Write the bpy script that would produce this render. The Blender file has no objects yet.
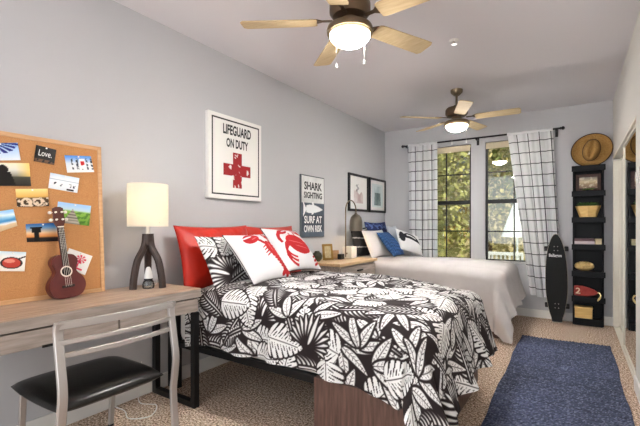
import bpy, bmesh, math, random
import numpy as np
from mathutils import Vector, Matrix
random.seed(7); np.random.seed(7)
S = bpy.context.scene; COL = S.collection
PI = math.pi
XL, XR, YB, YF, ZC = -.03, 2.894, 5.77, -1.5, 2.685     # room shell

# ------------------------------------------------------------------ colour and materials
def lin(v): return v/12.92 if v <= .04045 else ((v+.055)/1.055)**2.4
def rgb(r, g, b): return (lin(r/255), lin(g/255), lin(b/255), 1)
MATS = {}
def new(name):
    m = bpy.data.materials.new(name); m.use_nodes = True
    nt = m.node_tree; return m, nt, nt.nodes['Principled BSDF']
def link(nt, a, b): nt.links.new(a, b)
def mat(name, col, rough=.6, metal=0, bump=0, bscale=200, vary=0, vscale=8, stretch=(1,1,1), col2=None, spec=.4, sheen=0):
    """plain or mottled principled material; vary mixes towards col2 through noise"""
    if name in MATS: return MATS[name]
    m, nt, p = new(name)
    p.inputs['Base Color'].default_value = rgb(*col)
    p.inputs['Roughness'].default_value = rough; p.inputs['Metallic'].default_value = metal
    p.inputs['Specular IOR Level'].default_value = spec
    if sheen: p.inputs['Sheen Weight'].default_value = sheen
    tc = nt.nodes.new('ShaderNodeTexCoord'); mp = nt.nodes.new('ShaderNodeMapping')
    mp.inputs['Scale'].default_value = stretch; link(nt, tc.outputs['Object'], mp.inputs[0])
    if vary:
        n = nt.nodes.new('ShaderNodeTexNoise'); n.inputs['Scale'].default_value = vscale; n.inputs['Detail'].default_value = 5
        link(nt, mp.outputs[0], n.inputs['Vector'])
        r = nt.nodes.new('ShaderNodeValToRGB'); r.color_ramp.elements[0].position = .5-vary/2; r.color_ramp.elements[1].position = .5+vary/2
        r.color_ramp.elements[0].color = rgb(*col); r.color_ramp.elements[1].color = rgb(*(col2 or [min(255, c*1.25) for c in col]))
        link(nt, n.outputs['Fac'], r.inputs[0]); link(nt, r.outputs[0], p.inputs['Base Color'])
    if bump:
        n2 = nt.nodes.new('ShaderNodeTexNoise'); n2.inputs['Scale'].default_value = bscale; n2.inputs['Detail'].default_value = 3
        link(nt, mp.outputs[0], n2.inputs['Vector'])
        b = nt.nodes.new('ShaderNodeBump'); b.inputs['Strength'].default_value = bump; b.inputs['Distance'].default_value = .01
        link(nt, n2.outputs['Fac'], b.inputs['Height']); link(nt, b.outputs[0], p.inputs['Normal'])
    MATS[name] = m; return m
def wood(name, c1, c2, axis='y', scale=6, rough=.45):
    if name in MATS: return MATS[name]
    st = {'x': (1.2, 14, 14), 'y': (14, 1.2, 14), 'z': (14, 14, 1.2)}[axis]
    return mat(name, c1, rough, 0, .12, scale*6, .45, scale, st, c2)
def emit(name, col, k):
    m, nt, p = new(name)
    p.inputs['Base Color'].default_value = rgb(*col); p.inputs['Emission Color'].default_value = rgb(*col)
    p.inputs['Emission Strength'].default_value = k
    MATS[name] = m; return m
def painted(name, rough=.7, sheen=0, bump=0, bscale=300):
    """base colour read from the mesh's own colour attribute: prints and woven patterns"""
    if name in MATS: return MATS[name]
    m, nt, p = new(name)
    a = nt.nodes.new('ShaderNodeAttribute'); a.attribute_name = 'dye'
    link(nt, a.outputs['Color'], p.inputs['Base Color'])
    p.inputs['Roughness'].default_value = rough; p.inputs['Specular IOR Level'].default_value = .25
    if bump:
        tc = nt.nodes.new('ShaderNodeTexCoord'); n2 = nt.nodes.new('ShaderNodeTexNoise'); n2.inputs['Scale'].default_value = bscale
        link(nt, tc.outputs['Object'], n2.inputs['Vector'])
        b = nt.nodes.new('ShaderNodeBump'); b.inputs['Strength'].default_value = bump; b.inputs['Distance'].default_value = .01
        link(nt, n2.outputs['Fac'], b.inputs['Height']); link(nt, b.outputs[0], p.inputs['Normal'])
    MATS[name] = m; return m
def translucent(name, col, fac=.5, shadow=False):
    m, nt, p = new(name); out = nt.nodes['Material Output']
    d = nt.nodes.new('ShaderNodeBsdfDiffuse'); t = nt.nodes.new('ShaderNodeBsdfTranslucent'); x = nt.nodes.new('ShaderNodeMixShader')
    d.inputs[0].default_value = rgb(*col); t.inputs[0].default_value = rgb(*col); x.inputs[0].default_value = fac
    link(nt, d.outputs[0], x.inputs[1]); link(nt, t.outputs[0], x.inputs[2]); link(nt, x.outputs[0], out.inputs[0])
    MATS[name] = m; return m, nt, d, t
def glass(name, tint=(255, 255, 255), refl=.06):
    m, nt, p = new(name); out = nt.nodes['Material Output']
    a = nt.nodes.new('ShaderNodeBsdfTransparent'); a.inputs[0].default_value = rgb(*tint)
    g = nt.nodes.new('ShaderNodeBsdfGlossy'); g.inputs['Roughness'].default_value = .02
    x = nt.nodes.new('ShaderNodeMixShader'); fr = nt.nodes.new('ShaderNodeFresnel'); fr.inputs[0].default_value = 1.35
    ad = nt.nodes.new('ShaderNodeMath'); ad.operation = 'ADD'; ad.inputs[1].default_value = refl
    link(nt, fr.outputs[0], ad.inputs[0]); link(nt, ad.outputs[0], x.inputs[0])
    link(nt, a.outputs[0], x.inputs[1]); link(nt, g.outputs[0], x.inputs[2]); link(nt, x.outputs[0], out.inputs[0])
    MATS[name] = m; return m

# ------------------------------------------------------------------ objects
def O(name, me, m, parent=None):
    o = bpy.data.objects.new(name, me); COL.objects.link(o)
    for k in (m if isinstance(m, (list, tuple)) else [m]): me.materials.append(k)
    if parent is not None: o.parent = parent
    return o
def origin(p): return Vector(p.get('_o', (0, 0, 0))) if p is not None else Vector()
ORG = {}
def T(name, label, cat, loc=(0, 0, 0), group=None):
    """an Empty at the base of a thing; its parts are modelled in room coordinates"""
    o = bpy.data.objects.new(name, None); COL.objects.link(o); o.location = loc; o.empty_display_size = .05
    o['label'] = label; o['category'] = cat
    if group: o['group'] = group
    ORG[o.name] = Vector(loc); return o
def P(name, bm, m, parent=None, smooth=False, label=None):
    """one mesh object; parent = the thing (or part) it belongs to"""
    if parent is not None:
        off = ORG[parent.name]; bmesh.ops.translate(bm, vec=-off, verts=bm.verts)
    me = bpy.data.meshes.new(name); bm.normal_update(); bm.to_mesh(me); bm.free()
    if smooth:
        me.polygons.foreach_set('use_smooth', [True]*len(me.polygons))
        if smooth != 'all': me.set_sharp_from_angle(angle=math.radians(40))
    o = O(name, me, m, parent)
    ORG[o.name] = ORG[parent.name].copy() if parent is not None else Vector()
    if label: o['label'] = label
    return o
def tag(o, label, cat, group=None, kind=None):
    o['label'] = label; o['category'] = cat
    if group: o['group'] = group
    if kind: o['kind'] = kind
    return o
def struct(name, bm, m, label, cat, parent=None, smooth=False):
    o = P(name, bm, m, parent, smooth); o['kind'] = 'structure'
    if parent is None: o['label'] = label; o['category'] = cat
    return o

# ------------------------------------------------------------------ shapes
def B(): return bmesh.new()
def box(bm, x0, x1, y0, y1, z0, z1, bev=0, seg=2, M=None):
    r = bmesh.ops.create_cube(bm, size=1); vs = r['verts']
    for v in vs: v.co = Vector(((x0+x1)/2+v.co.x*(x1-x0), (y0+y1)/2+v.co.y*(y1-y0), (z0+z1)/2+v.co.z*(z1-z0)))
    if bev:
        es = list({e for v in vs for e in v.link_edges})
        r2 = bmesh.ops.bevel(bm, geom=es, offset=bev, segments=seg, affect='EDGES', profile=.5)
        vs = list({v for v in r2['verts']} | {v for v in vs if v.is_valid})
    if M is not None: bmesh.ops.transform(bm, matrix=M, verts=vs)
    return vs
def frames(pts):
    pts = [Vector(p) for p in pts]; out = []; up = None
    for i, p in enumerate(pts):
        t = (pts[min(i+1, len(pts)-1)]-pts[max(i-1, 0)]).normalized()
        if up is None:
            up = Vector((0, 0, 1)) if abs(t.z) < .95 else Vector((1, 0, 0))
        a = t.cross(up)
        if a.length < 1e-5: a = t.cross(Vector((0, 1, 0)))
        a.normalize(); b = a.cross(t).normalized(); up = b
        out.append((p, a, b))
    return out
def sweep(bm, pts, prof, scale=None, closed_ends=True):
    """sweep a closed 2d profile [(a,b)..] along pts; scale(i) scales it"""
    rings = []
    for i, (p, a, b) in enumerate(frames(pts)):
        k = scale[i] if scale else 1
        rings.append([bm.verts.new(p+a*(q[0]*k)+b*(q[1]*k)) for q in prof])
    n = len(prof)
    for r0, r1 in zip(rings, rings[1:]):
        for j in range(n): bm.faces.new((r0[j], r0[(j+1) % n], r1[(j+1) % n], r1[j]))
    if closed_ends:
        bm.faces.new(rings[0][::-1]); bm.faces.new(rings[-1])
    return rings
def circ(r, n=12): return [(r*math.cos(2*PI*i/n), r*math.sin(2*PI*i/n)) for i in range(n)]
def rect(w, h, c=.0):
    if not c: return [(-w/2, -h/2), (w/2, -h/2), (w/2, h/2), (-w/2, h/2)]
    return [(-w/2+c, -h/2), (w/2-c, -h/2), (w/2, -h/2+c), (w/2, h/2-c), (w/2-c, h/2), (-w/2+c, h/2), (-w/2, h/2-c), (-w/2, -h/2+c)]
def tube(bm, pts, r, n=10, scale=None): return sweep(bm, pts, circ(r, n), scale)
def spline(pts, n=8):
    pts = [Vector(p) for p in pts]; q = [2*pts[0]-pts[1]]+pts+[2*pts[-1]-pts[-2]]; out = []
    for i in range(1, len(q)-2):
        for k in range(n):
            t = k/n; p0, p1, p2, p3 = q[i-1:i+3]
            out.append(.5*((2*p1)+(p2-p0)*t+(2*p0-5*p1+4*p2-p3)*t*t+(3*p1-p0-3*p2+p3)*t**3))
    return out+[pts[-1]]
def lathe(bm, prof, c, n=24, M=None, squash=None):
    """revolve [(r,z)..] about z through c"""
    rings = []; vs = []
    for r, z in prof:
        if r < 1e-5: ring = [bm.verts.new((c[0], c[1], c[2]+z))]
        else: ring = [bm.verts.new((c[0]+r*math.cos(2*PI*i/n), c[1]+r*math.sin(2*PI*i/n), c[2]+z)) for i in range(n)]
        rings.append(ring); vs += ring
    for a, b in zip(rings, rings[1:]):
        if len(a) == 1 and len(b) == 1: continue
        for i in range(n):
            j = (i+1) % n
            if len(a) == 1: bm.faces.new((a[0], b[j], b[i]))
            elif len(b) == 1: bm.faces.new((a[i], a[j], b[0]))
            else: bm.faces.new((a[i], a[j], b[j], b[i]))
    if M is not None: bmesh.ops.transform(bm, matrix=M, verts=vs)
    bmesh.ops.recalc_face_normals(bm, faces=bm.faces[:])
    return vs
def prism(bm, outline, d, M=None, bev=0):
    """extrude a 2d outline (x,y) by d along z; M places it"""
    vs = [bm.verts.new((x, y, 0)) for x, y in outline]; f = bm.faces.new(vs)
    r = bmesh.ops.extrude_face_region(bm, geom=[f]); tv = [g for g in r['geom'] if isinstance(g, bmesh.types.BMVert)]
    for v in tv: v.co.z += d
    allv = vs+tv
    bmesh.ops.recalc_face_normals(bm, faces=list({f for v in allv for f in v.link_faces}))
    if bev:
        es = [e for e in {e for v in allv for e in v.link_edges} if abs(e.verts[0].co.z-e.verts[1].co.z) < 1e-6]
        r2 = bmesh.ops.bevel(bm, geom=es, offset=bev, segments=2, affect='EDGES')
        allv = list({v for v in r2['verts']} | {v for v in allv if v.is_valid})
    if M is not None: bmesh.ops.transform(bm, matrix=M, verts=allv)
    return allv
def basis(o, x, y, z):
    m = Matrix.Identity(4)
    for i, v in enumerate((x, y, z)): m.col[i][:3] = Vector(v)
    m.translation = Vector(o); return m
def grid_mesh(name, pts, m, parent=None, dye=None, uv=None, back=0, smooth=True):
    """pts: array (nu,nv,3); dye: array (nu,nv,3) sRGB 0..1 printed colours; back: thickness of a solid back"""
    nu, nv = pts.shape[:2]; P0 = pts.reshape(-1, 3).astype(float); off = np.array(ORG[parent.name]) if parent is not None else np.zeros(3)
    idx = np.arange(nu*nv).reshape(nu, nv)
    F = np.stack([idx[:-1, :-1], idx[1:, :-1], idx[1:, 1:], idx[:-1, 1:]], -1).reshape(-1, 4)
    verts = P0-off; faces = F
    if back:
        n = np.cross(pts[-1, 0]-pts[0, 0], pts[0, -1]-pts[0, 0]); n = n/np.linalg.norm(n)
        N0 = len(verts); verts = np.vstack([verts, verts-n*back]); faces = [tuple(f) for f in F]+[tuple(f[::-1]+N0) for f in F]
        rim = list(idx[:, 0])+list(idx[-1, 1:])+list(idx[-2::-1, -1])+list(idx[0, -2:0:-1])
        for a, b in zip(rim, rim[1:]+rim[:1]): faces.append((b, a, a+N0, b+N0))
        faces = [tuple(int(i) for i in f) for f in faces]
    else: faces = F.tolist()
    me = bpy.data.meshes.new(name); me.from_pydata(verts.tolist(), [], faces); me.update()
    if smooth: me.polygons.foreach_set('use_smooth', [True]*len(me.polygons))
    if dye is not None:
        d = dye.reshape(-1, 3)
        if back: d = np.vstack([d, d])
        l = np.where(d <= .04045, d/12.92, ((d+.055)/1.055)**2.4)
        at = me.color_attributes.new('dye', 'FLOAT_COLOR', 'POINT')
        at.data.foreach_set('color', np.hstack([l, np.ones((len(l), 1))]).astype(np.float32).ravel())
    if uv is not None:
        u = me.uv_layers.new(name='UVMap'); li = np.zeros(len(me.loops), int); me.loops.foreach_get('vertex_index', li)
        u.data.foreach_set('uv', uv.reshape(-1, 2)[li].astype(np.float32).ravel())
    o = O(name, me, m, parent); ORG[o.name] = Vector(off); return o
def text(name, body, c, right, up, w, h, m, parent, bold=.012, depth=.0012):
    """lettering fitted into w by h, centred on c, standing on the surface"""
    cu = bpy.data.curves.new('lettering', 'FONT'); cu.body = body; cu.offset = bold; cu.resolution_u = 3
    to = bpy.data.objects.new('lettering', cu); COL.objects.link(to)
    dg = bpy.context.evaluated_depsgraph_get(); dg.update()
    me = bpy.data.meshes.new_from_object(to.evaluated_get(dg)); bpy.data.objects.remove(to)
    co = np.zeros(len(me.vertices)*3); me.vertices.foreach_get('co', co); co = co.reshape(-1, 3)
    lo, hi = co.min(0), co.max(0)
    r, u = Vector(right).normalized(), Vector(up).normalized(); n = r.cross(u)
    bm = bmesh.new(); bm.from_mesh(me); bpy.data.meshes.remove(me)
    for v in bm.verts:
        a = ((v.co.x-lo[0])/(hi[0]-lo[0])-.5)*w; b = ((v.co.y-lo[1])/(hi[1]-lo[1])-.5)*h
        v.co = Vector(c)+r*a+u*b+n*depth
    return P(name, bm, m, parent)

# ------------------------------------------------------------------ prints: small painters on (u,v) grids
def sm(e, x, w=.02): return np.clip((x-e)/w+.5, 0, 1)
def mixc(img, msk, col):
    c = np.array(col)/255.; return img*(1-msk[..., None])+c*msk[..., None]
def flat(U, col): return np.ones(U.shape+(3,))*np.array(col)/255.
def grad(V, *stops):
    xs = [s[0] for s in stops]; return np.stack([np.interp(V, xs, [s[1][k]/255. for s in stops]) for k in range(3)], -1)
def fbm(U, V, f=4, seed=0):
    r = np.random.RandomState(int(seed)); o = np.zeros_like(U)
    for k in range(5):
        for _ in range(3):
            a, p = r.uniform(0, 2*PI), r.uniform(0, 2*PI); o += np.sin((U*math.cos(a)+V*math.sin(a))*f*2**k*PI+p)/2**k/3
    return o*.5+.5
def UVg(nu, nv): return np.meshgrid(np.linspace(0, 1, nu), np.linspace(0, 1, nv), indexing='ij')

def tropical(nu, nv, su, sv, seed, n=90, dark=(38, 30, 31), white=(230, 229, 228)):
    """white tropical leaves drawn over a dark cloth of su by sv metres"""
    r = np.random.RandomState(seed); gx, gy = np.linspace(0, su, nu), np.linspace(0, sv, nv); ink = np.zeros((nu, nv)); px = su/nu
    def win(cx, cy, rad):
        i0, i1 = np.searchsorted(gx, (cx-rad, cx+rad)); j0, j1 = np.searchsorted(gy, (cy-rad, cy+rad)); sl = (slice(i0, i1), slice(j0, j1))
        return sl, np.meshgrid(gx[i0:i1]-cx, gy[j0:j1]-cy, indexing='ij')
    def put(sl, d, cut=None, gap=.0105):                          # d < 0 inside; a dark rim sets leaves apart
        clear = np.clip(.5-(d-gap)/px, 0, 1); on = np.clip(.5-d/px, 0, 1)
        if cut is not None: on = on*(1-cut)
        ink[sl] = np.maximum(ink[sl]*(1-clear), on)
    def local(cx, cy, ang, L):
        sl, (x, y) = win(cx+math.cos(ang)*L/2, cy+math.sin(ang)*L/2, L*.75+.02); x = x+math.cos(ang)*L/2; y = y+math.sin(ang)*L/2
        return sl, x*math.cos(ang)+y*math.sin(ang), -x*math.sin(ang)+y*math.cos(ang)
    def ends(a, b, L): return np.hypot(np.minimum(np.abs(a), np.abs(a-L)), b)+.002
    def line(b, w): return np.clip((w-np.abs(b))/px+.5, 0, 1)
    def leaf(cx, cy, ang, L, w, veins=True, p=.8):
        sl, a, b = local(cx, cy, ang, L); t = np.clip(a/L, 0, 1); half = w*np.sin(PI*t**.8)**p
        d = np.where((a < 0) | (a > L), ends(a, b, L), (np.abs(b)-half)*.8); cut = None
        if veins:
            cut = line(b, .0018)*(a > 0)*(a < L*.9); s = ((a-np.abs(b)*.9)/.022) % 1
            cut = np.maximum(cut, .85*(s < .2)*(np.abs(b) < half*.75)*(np.abs(b) > half*.2))
        put(sl, d, cut)
    def fan(cx, cy, ang, L, k, spread):
        for q in sorted(np.linspace(-spread, spread, k), key=lambda q: -abs(q)): leaf(cx, cy, ang+q, L*(1-.3*abs(q)/spread), L*.06, False, .7)
    def monstera(cx, cy, ang, L):
        sl, a, b = local(cx, cy, ang, L); t = np.clip(a/L, 0, 1); half = L*.42*np.sin(PI*t**.6)**.7
        s = ((a-np.abs(b)*.6)/(L*.17)) % 1; notch = np.abs(s-.2) < .06+.15*np.clip((np.abs(b)/np.maximum(half, 1e-4)-.3)*1.5, 0, 1)
        half = half*(.88+.12*np.abs(np.sin(PI*(s-.2)))**.5)
        d = np.where((a < 0) | (a > L), ends(a, b, L), (np.abs(b)-half)*.8)
        mid = line(b, .0025)*(a < L*.9); notch = notch & (np.abs(b) > half*.16) & ((np.abs(b) < half*.24) | (np.abs(b) > half*.4) | (s < .2)); dot = (np.abs(s-.7) < .1)*(np.abs(np.abs(b)-half*.35) < half*.16)
        put(sl, d, np.maximum(np.maximum(notch*1., mid), dot))
    def fern(cx, cy, ang, L, k=10):
        for i in range(k):
            t = (i+1)/(k+1); qx, qy = cx+math.cos(ang)*L*t, cy+math.sin(ang)*L*t; l = L*.36*math.sin(PI*min(1, t*.8+.2))
            for sgn in (-1, 1): leaf(qx, qy, ang+sgn*.8, l, l*.15, False, .7)
        leaf(cx, cy, ang, L, .004, False)
    def sprig(cx, cy, ang, L):
        for i in range(8):
            t = i/8
            for sgn in (-1, 1):
                qx, qy = cx+math.cos(ang)*L*t-math.sin(ang)*sgn*.018, cy+math.sin(ang)*L*t+math.cos(ang)*sgn*.018
                sl, (x, y) = win(qx, qy, .03); put(sl, np.hypot(x, y)-.0085, None, .003)
        leaf(cx, cy, ang, L, .003, False)
    def flower(cx, cy, L):
        a0 = r.uniform(0, 6.28)
        for q in range(5): leaf(cx, cy, a0+q*2*PI/5, L, L*.3, False, .6)
        sl, (x, y) = win(cx, cy, .04); ink[sl] *= np.clip((np.hypot(x, y)-.009)/px+.5, 0, 1)
    m = int(max(1, round(math.sqrt(n*su/sv)))); q = int(max(1, math.ceil(n/m))); cells = [(i, j) for i in range(m+1) for j in range(q+1)]; r.shuffle(cells)
    for i, j in cells:
        cx, cy = (i+r.uniform(-.25, .25))*su/m, (j+r.uniform(-.25, .25))*sv/q; ang = r.uniform(0, 2*PI); k = r.randint(0, 8); c, s_ = math.cos(ang), math.sin(ang)
        if k in (0, 7): fern(cx-.12*c, cy-.12*s_, ang, .27)
        elif k in (1, 5): monstera(cx-.1*c, cy-.1*s_, ang, r.uniform(.2, .25))
        elif k == 2: fan(cx, cy, ang, r.uniform(.15, .19), 13, 1.5)
        elif k == 6:
            for dq in (-1.1, 1.1, -.4, .4): leaf(cx-.08*c, cy-.08*s_, ang+dq, .18, .022)
        elif k == 3:
            for dq in (-.75, .75, 0): leaf(cx-.08*c, cy-.08*s_, ang+dq, .19, .027)
        else:
            sprig(cx-.04*c, cy-.04*s_, ang, .18)
            for dq in (2.2, 4.0, 3.1): leaf(cx, cy, ang+dq, .16, .025)
    k = np.clip(ink, 0, 1)[..., None]
    return (np.array(dark)*(1-k)+np.array(white)*k)/255.
# ------------------------------------------------------------------ the room
m_wall = mat('wall paint', (190, 190, 193), .75, bump=.05, bscale=90, spec=.2)
m_wallr = mat('right wall paint', (214, 211, 205), .75, bump=.05, bscale=90, spec=.2)
m_ceil = mat('ceiling paint', (226, 224, 228), .85, bump=.06, bscale=120, spec=.15)
m_trim = mat('white trim', (232, 230, 226), .45)
m_black = mat('black metal', (24, 23, 24), .4, .3)
def carpet_mat():
    m, nt, p = new('speckled carpet'); tc = nt.nodes.new('ShaderNodeTexCoord')
    n = nt.nodes.new('ShaderNodeTexNoise'); n.inputs['Scale'].default_value = 78; n.inputs['Detail'].default_value = 4; n.inputs['Roughness'].default_value = .75
    r = nt.nodes.new('ShaderNodeValToRGB'); e = r.color_ramp.elements
    e[0].position = .40; e[0].color = rgb(96, 74, 62); e[1].position = .60; e[1].color = rgb(246, 228, 210)
    k = e.new(.5); k.color = rgb(188, 161, 140)
    link(nt, tc.outputs['Object'], n.inputs['Vector']); link(nt, n.outputs['Fac'], r.inputs[0]); link(nt, r.outputs[0], p.inputs['Base Color'])
    b = nt.nodes.new('ShaderNodeBump'); b.inputs['Strength'].default_value = .6; b.inputs['Distance'].default_value = .012
    link(nt, n.outputs['Fac'], b.inputs['Height']); link(nt, b.outputs[0], p.inputs['Normal'])
    p.inputs['Roughness'].default_value = .95; p.inputs['Specular IOR Level'].default_value = .05
    return m
bm = B(); box(bm, XL-.12, XR+.8, YF, YB+.12, -.1, 0); struct('floor', bm, carpet_mat(), 'beige and brown speckled carpet floor of the bedroom', 'floor')
bm = B(); box(bm, XL-.12, XR+.8, YF, YB+.12, ZC, ZC+.1); struct('ceiling', bm, m_ceil, 'pale grey flat ceiling above the two fans', 'ceiling')
bm = B(); box(bm, XL-.12, XL, YF, YB+.12, 0, ZC); struct('wall_left', bm, m_wall, 'long grey wall behind the desk and the heads of both beds', 'wall')
WIN = [(.57, 1.286), (1.472, 2.188)]; WZ0, WZ1 = .70, 2.35
bm = B(); y0, y1 = YB, YB+.12
for a, b in ((XL, WIN[0][0]), (WIN[0][1], WIN[1][0]), (WIN[1][1], XR+.8)): box(bm, a, b, y0, y1, 0, ZC)
for a, b in WIN: box(bm, a, b, y0, y1, 0, WZ0); box(bm, a, b, y0, y1, WZ1, ZC)
struct('wall_back', bm, m_wall, 'grey end wall holding the two tall windows', 'wall')
CY0, CY1, CZ = 3.66, 5.70, 2.0
bm = B(); box(bm, XR, XR+.12, YF, CY0, 0, ZC); box(bm, XR, XR+.12, CY1, YB, 0, ZC); box(bm, XR, XR+.12, CY0, CY1, CZ, ZC); box(bm, XR+.68, XR+.8, CY0-.2, YB, 0, ZC)
struct('wall_right', bm, m_wallr, 'cream side wall around the mirrored closet', 'wall')
bm = B(); box(bm, XL, XL+.014, YF, YB, 0, .105, .004); struct('baseboard_left', bm, m_trim, 'white baseboard running under the desk and beds', 'baseboard')
bm = B(); box(bm, XL, XR, YB-.014, YB, 0, .105, .004); struct('baseboard_back', bm, m_trim, 'white baseboard below the windows', 'baseboard')
bm = B(); box(bm, XR-.014, XR, YF, CY0-.02, 0, .105, .004); struct('baseboard_right', bm, m_trim, 'white baseboard on the wall before the closet', 'baseboard')

# windows: black sashes, muntins and panes
m_glass = glass('window glass', (214, 218, 216)); m_blind = mat('blind fabric', (214, 200, 172), .8)
for i, (a, b) in enumerate(WIN):
    bm = B(); t = .028; ya, yb = YB+.045, YB+.085
    for x0, x1, z0, z1 in ((a, a+t, WZ0, WZ1), (b-t, b, WZ0, WZ1), (a+t, b-t, WZ0, WZ0+t), (a+t, b-t, WZ1-t, WZ1), (a+t, b-t, 1.498, 1.553)): box(bm, x0, x1, ya, yb, z0, z1, .003)
    w = struct(f'window_{i+1}', bm, m_black, ['black framed sash window nearer the beds, half behind the curtain', 'black framed sash window nearer the shelf'][i], 'window')
    c = (a+b)/2; bm = B()
    for z in (1.112, 1.932): box(bm, a+t, b-t, ya+.01, yb-.01, z-.008, z+.008)
    box(bm, c-.008, c+.008, ya+.011, yb-.011, WZ0+t, 1.498); box(bm, c-.008, c+.008, ya+.011, yb-.011, 1.553, WZ1-t)
    struct('muntin', bm, m_black, '', '', w)
    for nm, z0, z1 in (('pane', WZ0+t, 1.498), ('pane', 1.553, WZ1-t)):
        bm = B(); box(bm, a+t, b-t, ya+.018, ya+.022, z0, z1); struct(nm, bm, m_glass, '', '', w)
    bm = B(); box(bm, a, b, YB, YB+.044, WZ0-.02, WZ0+.012, .003); struct('sill', bm, m_trim, '', '', w)
    k = T('roller_blind', ['cream roller blind rolled up at top of window nearer the beds', 'cream roller blind rolled up at top of window nearer the shelf'][i], 'blind', (c, YB+.02, 2.27), 'rolled up window blinds')
    bm = B(); tube(bm, [(a+.012, YB+.022, 2.322), (b-.012, YB+.022, 2.322)], .02, 14); P('fabric_roll', bm, m_blind, k, True)
    bm = B(); box(bm, a+.012, b-.012, YB+.0005, YB+.0025, 2.262, 2.322); box(bm, a+.012, b-.012, YB-.003, YB+.005, 2.252, 2.264, .002); P('hem_bar', bm, m_blind, k)

# closet: two sliding mirror doors on white tracks
m_mirror = mat('mirror', (225, 228, 228), .01, 1); m_stile = mat('closet door frame', (226, 220, 206), .35, .1)
bm = B(); box(bm, XR-.004, XR+.115, CY0-.02, CY1, CZ-.028, CZ-.001, .003); box(bm, XR+.005, XR+.1, CY0, CY1, .0, .016, .002); box(bm, XR-.006, XR+.1, CY1-.03, CY1-.001, .016, CZ-.05, .002)
struct('trim_1', bm, m_stile, 'cream sliding track and jamb of the closet opening', 'closet trim')
def mirror_door(n, xf, y0, y1, lab):
    bm = B(); t = .022
    for a, b, c, d in ((y0, y0+t, .02, CZ-.03), (y1-t, y1, .02, CZ-.03), (y0+t, y1-t, .02, .05), (y0+t, y1-t, CZ-.055, CZ-.03)): box(bm, xf, xf+.03, a, b, c, d, .002)
    d = struct(f'door_{n}', bm, m_stile, lab, 'closet door')
    bm = B(); box(bm, xf+.008, xf+.014, y0+t, y1-t, .05, CZ-.055); struct('mirror_pane', bm, m_mirror, '', '', d)
mirror_door(1, XR+.012, CY0+.01, 4.74, 'nearer cream framed mirrored sliding closet door')
mirror_door(2, XR+.056, 4.68, CY1-.04, 'farther cream framed mirrored sliding closet door, behind the other')
# wall switch, sprinkler
t = T('light_switch', 'white light switch on the cream wall before the closet', 'switch', (XR, 3.52, 1.55))
bm = B(); box(bm, XR-.008, XR-.0005, 3.48, 3.555, 1.49, 1.61, .003); P('plate', bm, m_trim, t)
bm = B(); box(bm, XR-.016, XR-.008, 3.505, 3.53, 1.525, 1.575, .003); P('rocker', bm, m_trim, t)
m_chrome = mat('brushed steel', (190, 186, 180), .3, 1)
t = T('fire_sprinkler', 'small fire sprinkler head on the ceiling between the fans', 'sprinkler', (1.709, 3.2, ZC))
bm = B(); lathe(bm, [(0, -.001), (.036, -.001), (.034, -.008), (.012, -.012), (0, -.012)], (1.709, 3.2, ZC), 20); P('escutcheon', bm, m_trim, t, True)
bm = B(); tube(bm, [(1.709, 3.2, ZC-.012), (1.709, 3.2, ZC-.032)], .009); lathe(bm, [(0, -.032), (.02, -.034), (.02, -.037), (0, -.037)], (1.709, 3.2, ZC), 14); P('nozzle', bm, m_chrome, t, True)

# ------------------------------------------------------------------ ceiling fans
m_blade = wood('fan blade maple', (178, 156, 120), (198, 178, 142), 'x', 5, .75)
m_nickel = mat('antique nickel', (128, 112, 92), .35, .9); m_bronze = mat('dark bronze', (104, 86, 68), .4, .8)
def globe_mat():
    """frosted bowl around a bulb: brightest over the bulb at its foot, warm and dim at its rim"""
    m, nt, p = new('lit frosted globe'); tc = nt.nodes.new('ShaderNodeTexCoord'); sp = nt.nodes.new('ShaderNodeSeparateXYZ'); link(nt, tc.outputs['Generated'], sp.inputs[0])
    r = nt.nodes.new('ShaderNodeMapRange'); r.interpolation_type = 'SMOOTHSTEP'; link(nt, sp.outputs['Z'], r.inputs['Value'])
    for k, v in (('From Min', .92), ('From Max', .35), ('To Min', .35), ('To Max', 98)): r.inputs[k].default_value = v
    c = nt.nodes.new('ShaderNodeValToRGB'); c.color_ramp.elements[0].color = rgb(255, 252, 247); c.color_ramp.elements[1].color = rgb(255, 214, 130); c.color_ramp.elements[0].position = .6
    link(nt, sp.outputs['Z'], c.inputs[0]); link(nt, c.outputs[0], p.inputs['Emission Color']); link(nt, r.outputs[0], p.inputs['Emission Strength'])
    return m
m_globe = globe_mat()
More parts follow.
